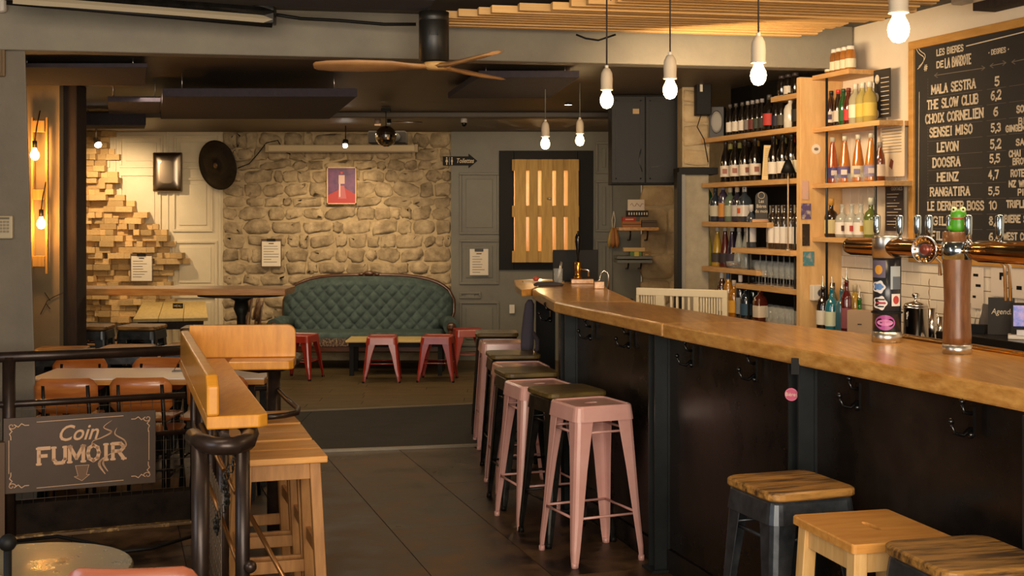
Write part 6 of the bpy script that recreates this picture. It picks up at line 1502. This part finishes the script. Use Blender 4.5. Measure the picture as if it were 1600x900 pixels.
# ================================================================== FAR END OF THE BAR
Yf = 9.15
t = thing('dark_screen', P(899, 438, 9.35)+Vector((0, 0, .0)), 0, 'flat black screen standing at the far end of the bar', 'screen'); t.location.z = ZT+.001
MB().b2(-.165, .165, -.012, .012, .01, .235).build('panel', 'black', t, bevel=.003); MB().b2(-.08, .08, -.03, .04, 0, .01).build('foot', 'black', t)
v = TZ(903, 443)
t = thing('hand_pump', (v[0], v[1], ZT+.001), 0, 'brass hand pump with tall black handle on a wooden block', 'beer tap')
MB().b2(-.05, .11, -.04, .04, 0, .032).build('wooden_block', 'oak', t, bevel=.004); MB().lathe([(.028, .032), (.03, .05), (.022, .055), (.022, .075), (.024, .08), (.024, .15), (.02, .155)], n=20).build('cylinder', 'brass', t)
MB().lathe([(.007, .155), (.007, .20), (.010, .21), (.013, .24), (.022, .30), (.021, .33), (.012, .355), (.006, .36), (.008, .375)], n=16).build('handle', 'blackgloss', t)
MB().tube([(.02, -.0, .10), (.06, -.02, .10), (.075, -.02, .095), (.075, -.02, .05)], .008, 8).build('spout', 'chrome', t)
v = TZ(872, 447)
t = thing('glass_with_tongs', (v[0], v[1], ZT+.001), 0, 'tall glass holding steel tongs at the far end of the bar', 'glass')
MB().lathe([(.030, 0), (.033, .12), (.032, .12), (.028, .005), (.001, .005)], n=20).build('glass', 'glassc', t); MB().tube([(-.015, 0, .01), (.02, -.01, .17)], .004, 6).build('tongs', 'brushed', t); MB().tube([(-.005, .01, .01), (.028, -.0, .165)], .004, 6).build('tongs', 'brushed', t)
v = TZ(940, 449)
t = thing('swan_neck_tap', (v[0]+.05, v[1]+.05, ZT-.2), 0, 'thin swan-neck water tap rising behind the far end of the bar', 'tap')
MB().tube([(0, 0, 0), (0, 0, .28), (-.008, 0, .30), (-.03, 0, .31), (-.05, 0, .295), (-.06, -.01, .25), (-.075, -.01, .235)], .006, 8).build('neck', 'chrome', t)
v = TZ(938, 452)
t = thing('wooden_block', (v[0]-.0, v[1]+.08, ZT+.001), 0, 'small wooden block behind the hand pump', 'block'); MB().b2(-.035, .03, -.03, .03, 0, .045).build('block', 'oak', t, bevel=.003)
sp_ = [TZ(803, 437), TZ(838, 435), TZ(868, 436), TZ(861, 440.3), TZ(830.5, 451), TZ(815, 452), TZ(806, 445)]
o = thing('side_shelf', (sp_[0][0], sp_[0][1], 0), 0, 'live-edge wooden side board at the far end of the bar', 'shelf')
MB().prism([(a-sp_[0][0], b-sp_[0][1]) for a, b in sp_], ZT-.05, ZT-.003).build('board', 'oak', o, bevel=.006)
MB().b2(.16, .30, -.4, -.3, 0, ZT-.05).build('support', 'black', o)
v = TZ(838, 440)
t = thing('open_notebook', (v[0], v[1], ZT-.002), .1, 'open white notebook with a small red object on the side board', 'notebook'); MB().b2(-.10, .09, -.06, .06, 0, .006).build('pages', 'paper', t); MB().ball((.0, .02, .022), .022, 10, 8, (1.1, 1, .8)).build('red_object', plain('#b84a34', .4), t)
v = TZ(857, 447)
t = thing('folded_cloth', (v[0], v[1], ZT+.001), 0, 'dark folded cloth lying at the far end of the bar', 'cloth')
MB().rings([rsq(.10, .05, 0, 4, .05), rsq(.105, .05, .012, 4, .055), rsq(.08, .04, .026, 4, .035), rsq(.02, .01, .03, 4, .01)]).build('cloth', plain('#3a3232', .9), t)
v = P(826, 455, 8.5)
t = thing('hanging_jacket', (v.x+.03, v.y+.12, ZT-.08), 0, 'grey-violet jacket hanging from the far end of the bar', 'jacket')
rs = []
for z, a, b in ((0, .012, .012), (-.03, .03, .025), (-.12, .036, .03), (-.22, .04, .034), (-.30, .042, .034), (-.34, .038, .03)):
    rs.append([(a*(1+.12*math.sin(5*k*2*PI/20+z*9))*math.cos(k*2*PI/20)-.02+z*.06, b*(1+.2*math.sin(4*k*2*PI/20))*math.sin(k*2*PI/20), z) for k in range(20)])
MB().rings(rs).build('jacket', plain('#4a4550', .9), t)
MB().tube([(.0, -.02, -.22), (.03, -.03, -.27), (.03, -.035, -.33), (-.01, -.035, -.36)], .016, 8).build('sleeve', plain('#3c3438', .9), t)
# white slatted gate
v0 = P(995, 470, 8.35); v1 = P(1137, 470, 8.05)
dv = (v1-v0); gl = dv.length; t = thing('slatted_gate', (v0.x, v0.y, 0), math.atan2(dv.y, dv.x), 'white-painted slatted wooden gate behind the bar', 'gate')
zt2 = H-(450-336)/F*8.3
MB().b2(0, gl, -.012, .012, zt2-.048, zt2).build('top_rail', 'cream', t, bevel=.003); MB().b2(0, gl, -.012, .012, zt2-.42, zt2-.37).build('bottom_rail', 'cream', t, bevel=.003)
for a, b in ((0, .018), (.135, .195), (.395, .43), (gl-.03, gl)): MB().b2(a, b, -.013, .013, .0 if a in (0, gl-.03) else zt2-.37, zt2-.048).build('stile', 'cream', t, bevel=.002)
x = .03
while x < .13: MB().b2(x, x+.009, -.006, .006, zt2-.37, zt2-.048).build('slat', 'cream', t); x += .018
for x in (.235, .275, .315, .355): MB().b2(x, x+.014, -.006, .006, zt2-.37, zt2-.048).build('slat', 'cream', t)
x = .44
while x < gl-.035: MB().b2(x, x+.010, -.006, .006, zt2-.37, zt2-.048).build('slat', 'cream', t); x += .018
# ================================================================== SMALL SHELVES IN THE CORNER
Ys = 14.42
def cornershelf(x0, x1, y, label, m_, dbl=False):
    t = thing('small_shelf', (px(x0, 14.2), 14.2, pz(y, 14.2)), 0, label, 'shelf', 'small shelves in the stone corner'); w_ = px(x1, 14.2)-px(x0, 14.2)
    MB().b2(0, w_, -.10, .30, -.036 if not dbl else -.03, 0).build('board', m_, t, bevel=.003)
    if dbl: MB().b2(0, w_, -.10, .30, -.075, -.042).build('board', m_, t, bevel=.003)
    for q in (.13, w_-.12):
        MB().tube([(q, -.05, -.04), (q, -.05, -.09), (q, .02, -.14), (q, .25, -.15)], .010, 6).build('bracket', 'blackmetal', t)
    return t
s1_ = cornershelf(966, 1028, 355, 'small brown wall shelf with game boxes in the stone corner', 'oak'); s2_ = cornershelf(963, 1018, 400, 'small double grey wall shelf with books below the brown one', plain('#6a6a66', .6), True)
def bx(name, x0, x1, y0, y1, col, label, cat, Y=14.14, dp=.14, grp=None, zfix=None):
    z0 = pz(y1, Y) if zfix is None else zfix
    t = thing(name, ((px(x0, Y)+px(x1, Y))/2, Y, z0), R.uniform(-.05, .05), label, cat, grp); hw_2 = (px(x1, Y)-px(x0, Y))/2; h_ = pz(y0, Y)-pz(y1, Y)
    MB().b2(-hw_2, hw_2, 0, dp, 0, h_).build('box_body' if 'book' not in name else 'book_block', plain(col, .7), t, bevel=.002)
    return t, hw_2, h_, z0+h_
zs = pz(355, 14.2)+.0005; g1 = 'boxes on the brown corner shelf'
t, a, h_, za = bx('game_box', 973, 1002, 346, 355, '#a0683a', 'brown wooden box lying on the corner shelf', 'box', grp=g1, zfix=zs); MB().b2(-a, a, -.002, 0, h_*.45, h_*.55).build('lid_line', 'timber', t)
t, a, h_, _ = bx('game_box', 1003, 1026, 344, 355, '#5a4836', 'dark brown box at the right end of the corner shelf', 'box', grp=g1, zfix=zs); MB().b2(-a, a, -.002, 0, h_*.6, h_*.7).build('lid_line', 'timber', t)
t, a, h_, zb_ = bx('game_box', 973, 994, 339, 346, '#a83828', 'flat red box on the brown wooden box', 'box', grp=g1, zfix=za+.0005); MB().b2(-a*.6, a*.6, -.002, 0, h_*.3, h_*.6).build('title_strip', 'papertan', t)
t, a, h_, zc = bx('game_box', 980, 1013, 329, 339, '#1c1a18', 'black box with white dots above the red box', 'box', grp=g1, zfix=zb_+.0005); m = MB()
for k in range(8): m.b2(-a+.015+.028*k, -.0+(-a)+.027+.028*k, -.002, 0, h_*.3, h_*.7)
m.build('white_dots', 'paper', t)
t, a, h_, _ = bx('game_box', 981, 1007, 312, 329, '#dccbb8', 'white card box standing on the black dotted box', 'box', dp=.04, grp=g1, zfix=zc+.0005)
m = MB(); m.tube([(-a*.7+.018*k, -.002, h_*(.5+.18*math.sin(k*1.9))) for k in range(9)], .003, 4); m.build('scribble', plain('#a06868', .7), t)
zs = pz(400, 14.2)+.0005; g2 = 'books on the grey corner shelf'
t, a, h_, za = bx('book', 985, 1003, 393, 400, '#5c7a4c', 'green and yellow book lying on the grey shelf', 'book', grp=g2, zfix=zs); MB().b2(-.02, .03, -.002, 0, 0, h_).build('spine_band', plain('#c8b448', .6), t)
t, a, h_, _ = bx('book', 975, 1008, 386, 392, '#c8a878', 'cream book lying on top of the green and yellow one', 'book', grp=g2, zfix=za+.0005); MB().b2(-a, a, -.002, 0, .004, .008).build('spine_band', 'papertan', t)
t, a, h_, _ = bx('book', 1004, 1017, 394, 400, '#8a6a3c', 'brown book at the right end of the grey shelf', 'book', grp=g2, zfix=zs); MB().b2(-a*.4, a*.4, -.002, 0, .01, .02).build('spine_band', 'papertan', t)
t = thing('hanging_wooden_bundle', (px(959, 14.7), 14.70, pz(330, 14.7)), 0, 'brown bundle of wooden spoons hanging by a white string on the grey panelling', 'wall decoration')
MB().tube([(0, 0, 0), (-.02, -.01, -.10), (-.015, -.02, -.2)], .005, 6).build('string', 'paper', t); MB().tube([(0, 0, 0), (.015, -.01, -.10), (.0, -.02, -.2)], .005, 6).build('string', 'paper', t)
for (dx, r_, c) in ((-.05, .022, '#a88a48'), (-.01, .03, '#9a6230'), (.035, .026, '#a87038')):
    MB().tube([(dx*.3, -.02, -.19), (dx*.8, -.03, -.27), (dx, -.035, -.36), (dx*1.1, -.03, -.42)], [r_*.5, r_, r_*1.2, r_*.4], 10).build('spoon', plain(c, .6), t)
# white paper pile and coaster details by the sofa
t = thing('wall_socket', (px(800, 14.7), 14.72, pz(483, 14.7)), 0, 'white socket low on the grey panelling', 'socket'); MB().b2(-.03, .03, -.012, 0, -.05, .05).build('plate', 'whiteplastic', t, bevel=.003)
t = thing('branch_drawing', (px(84, 9.28), 9.295, pz(470, 9.28)), 0, 'thin dark twig drawing on the ochre wall under the plank table', 'wall decoration')
m = MB(); m.tube([(-.10, -.004, -.10), (-.05, -.004, 0), (.0, -.004, .03), (.07, -.004, .06)], .003, 5); m.tube([(-.06, -.004, -.02), (-.03, -.004, -.06)], .003, 5); m.tube([(-.03, -.004, .0), (-.07, -.004, .06)], .003, 5); m.build('twig', 'timber', t)
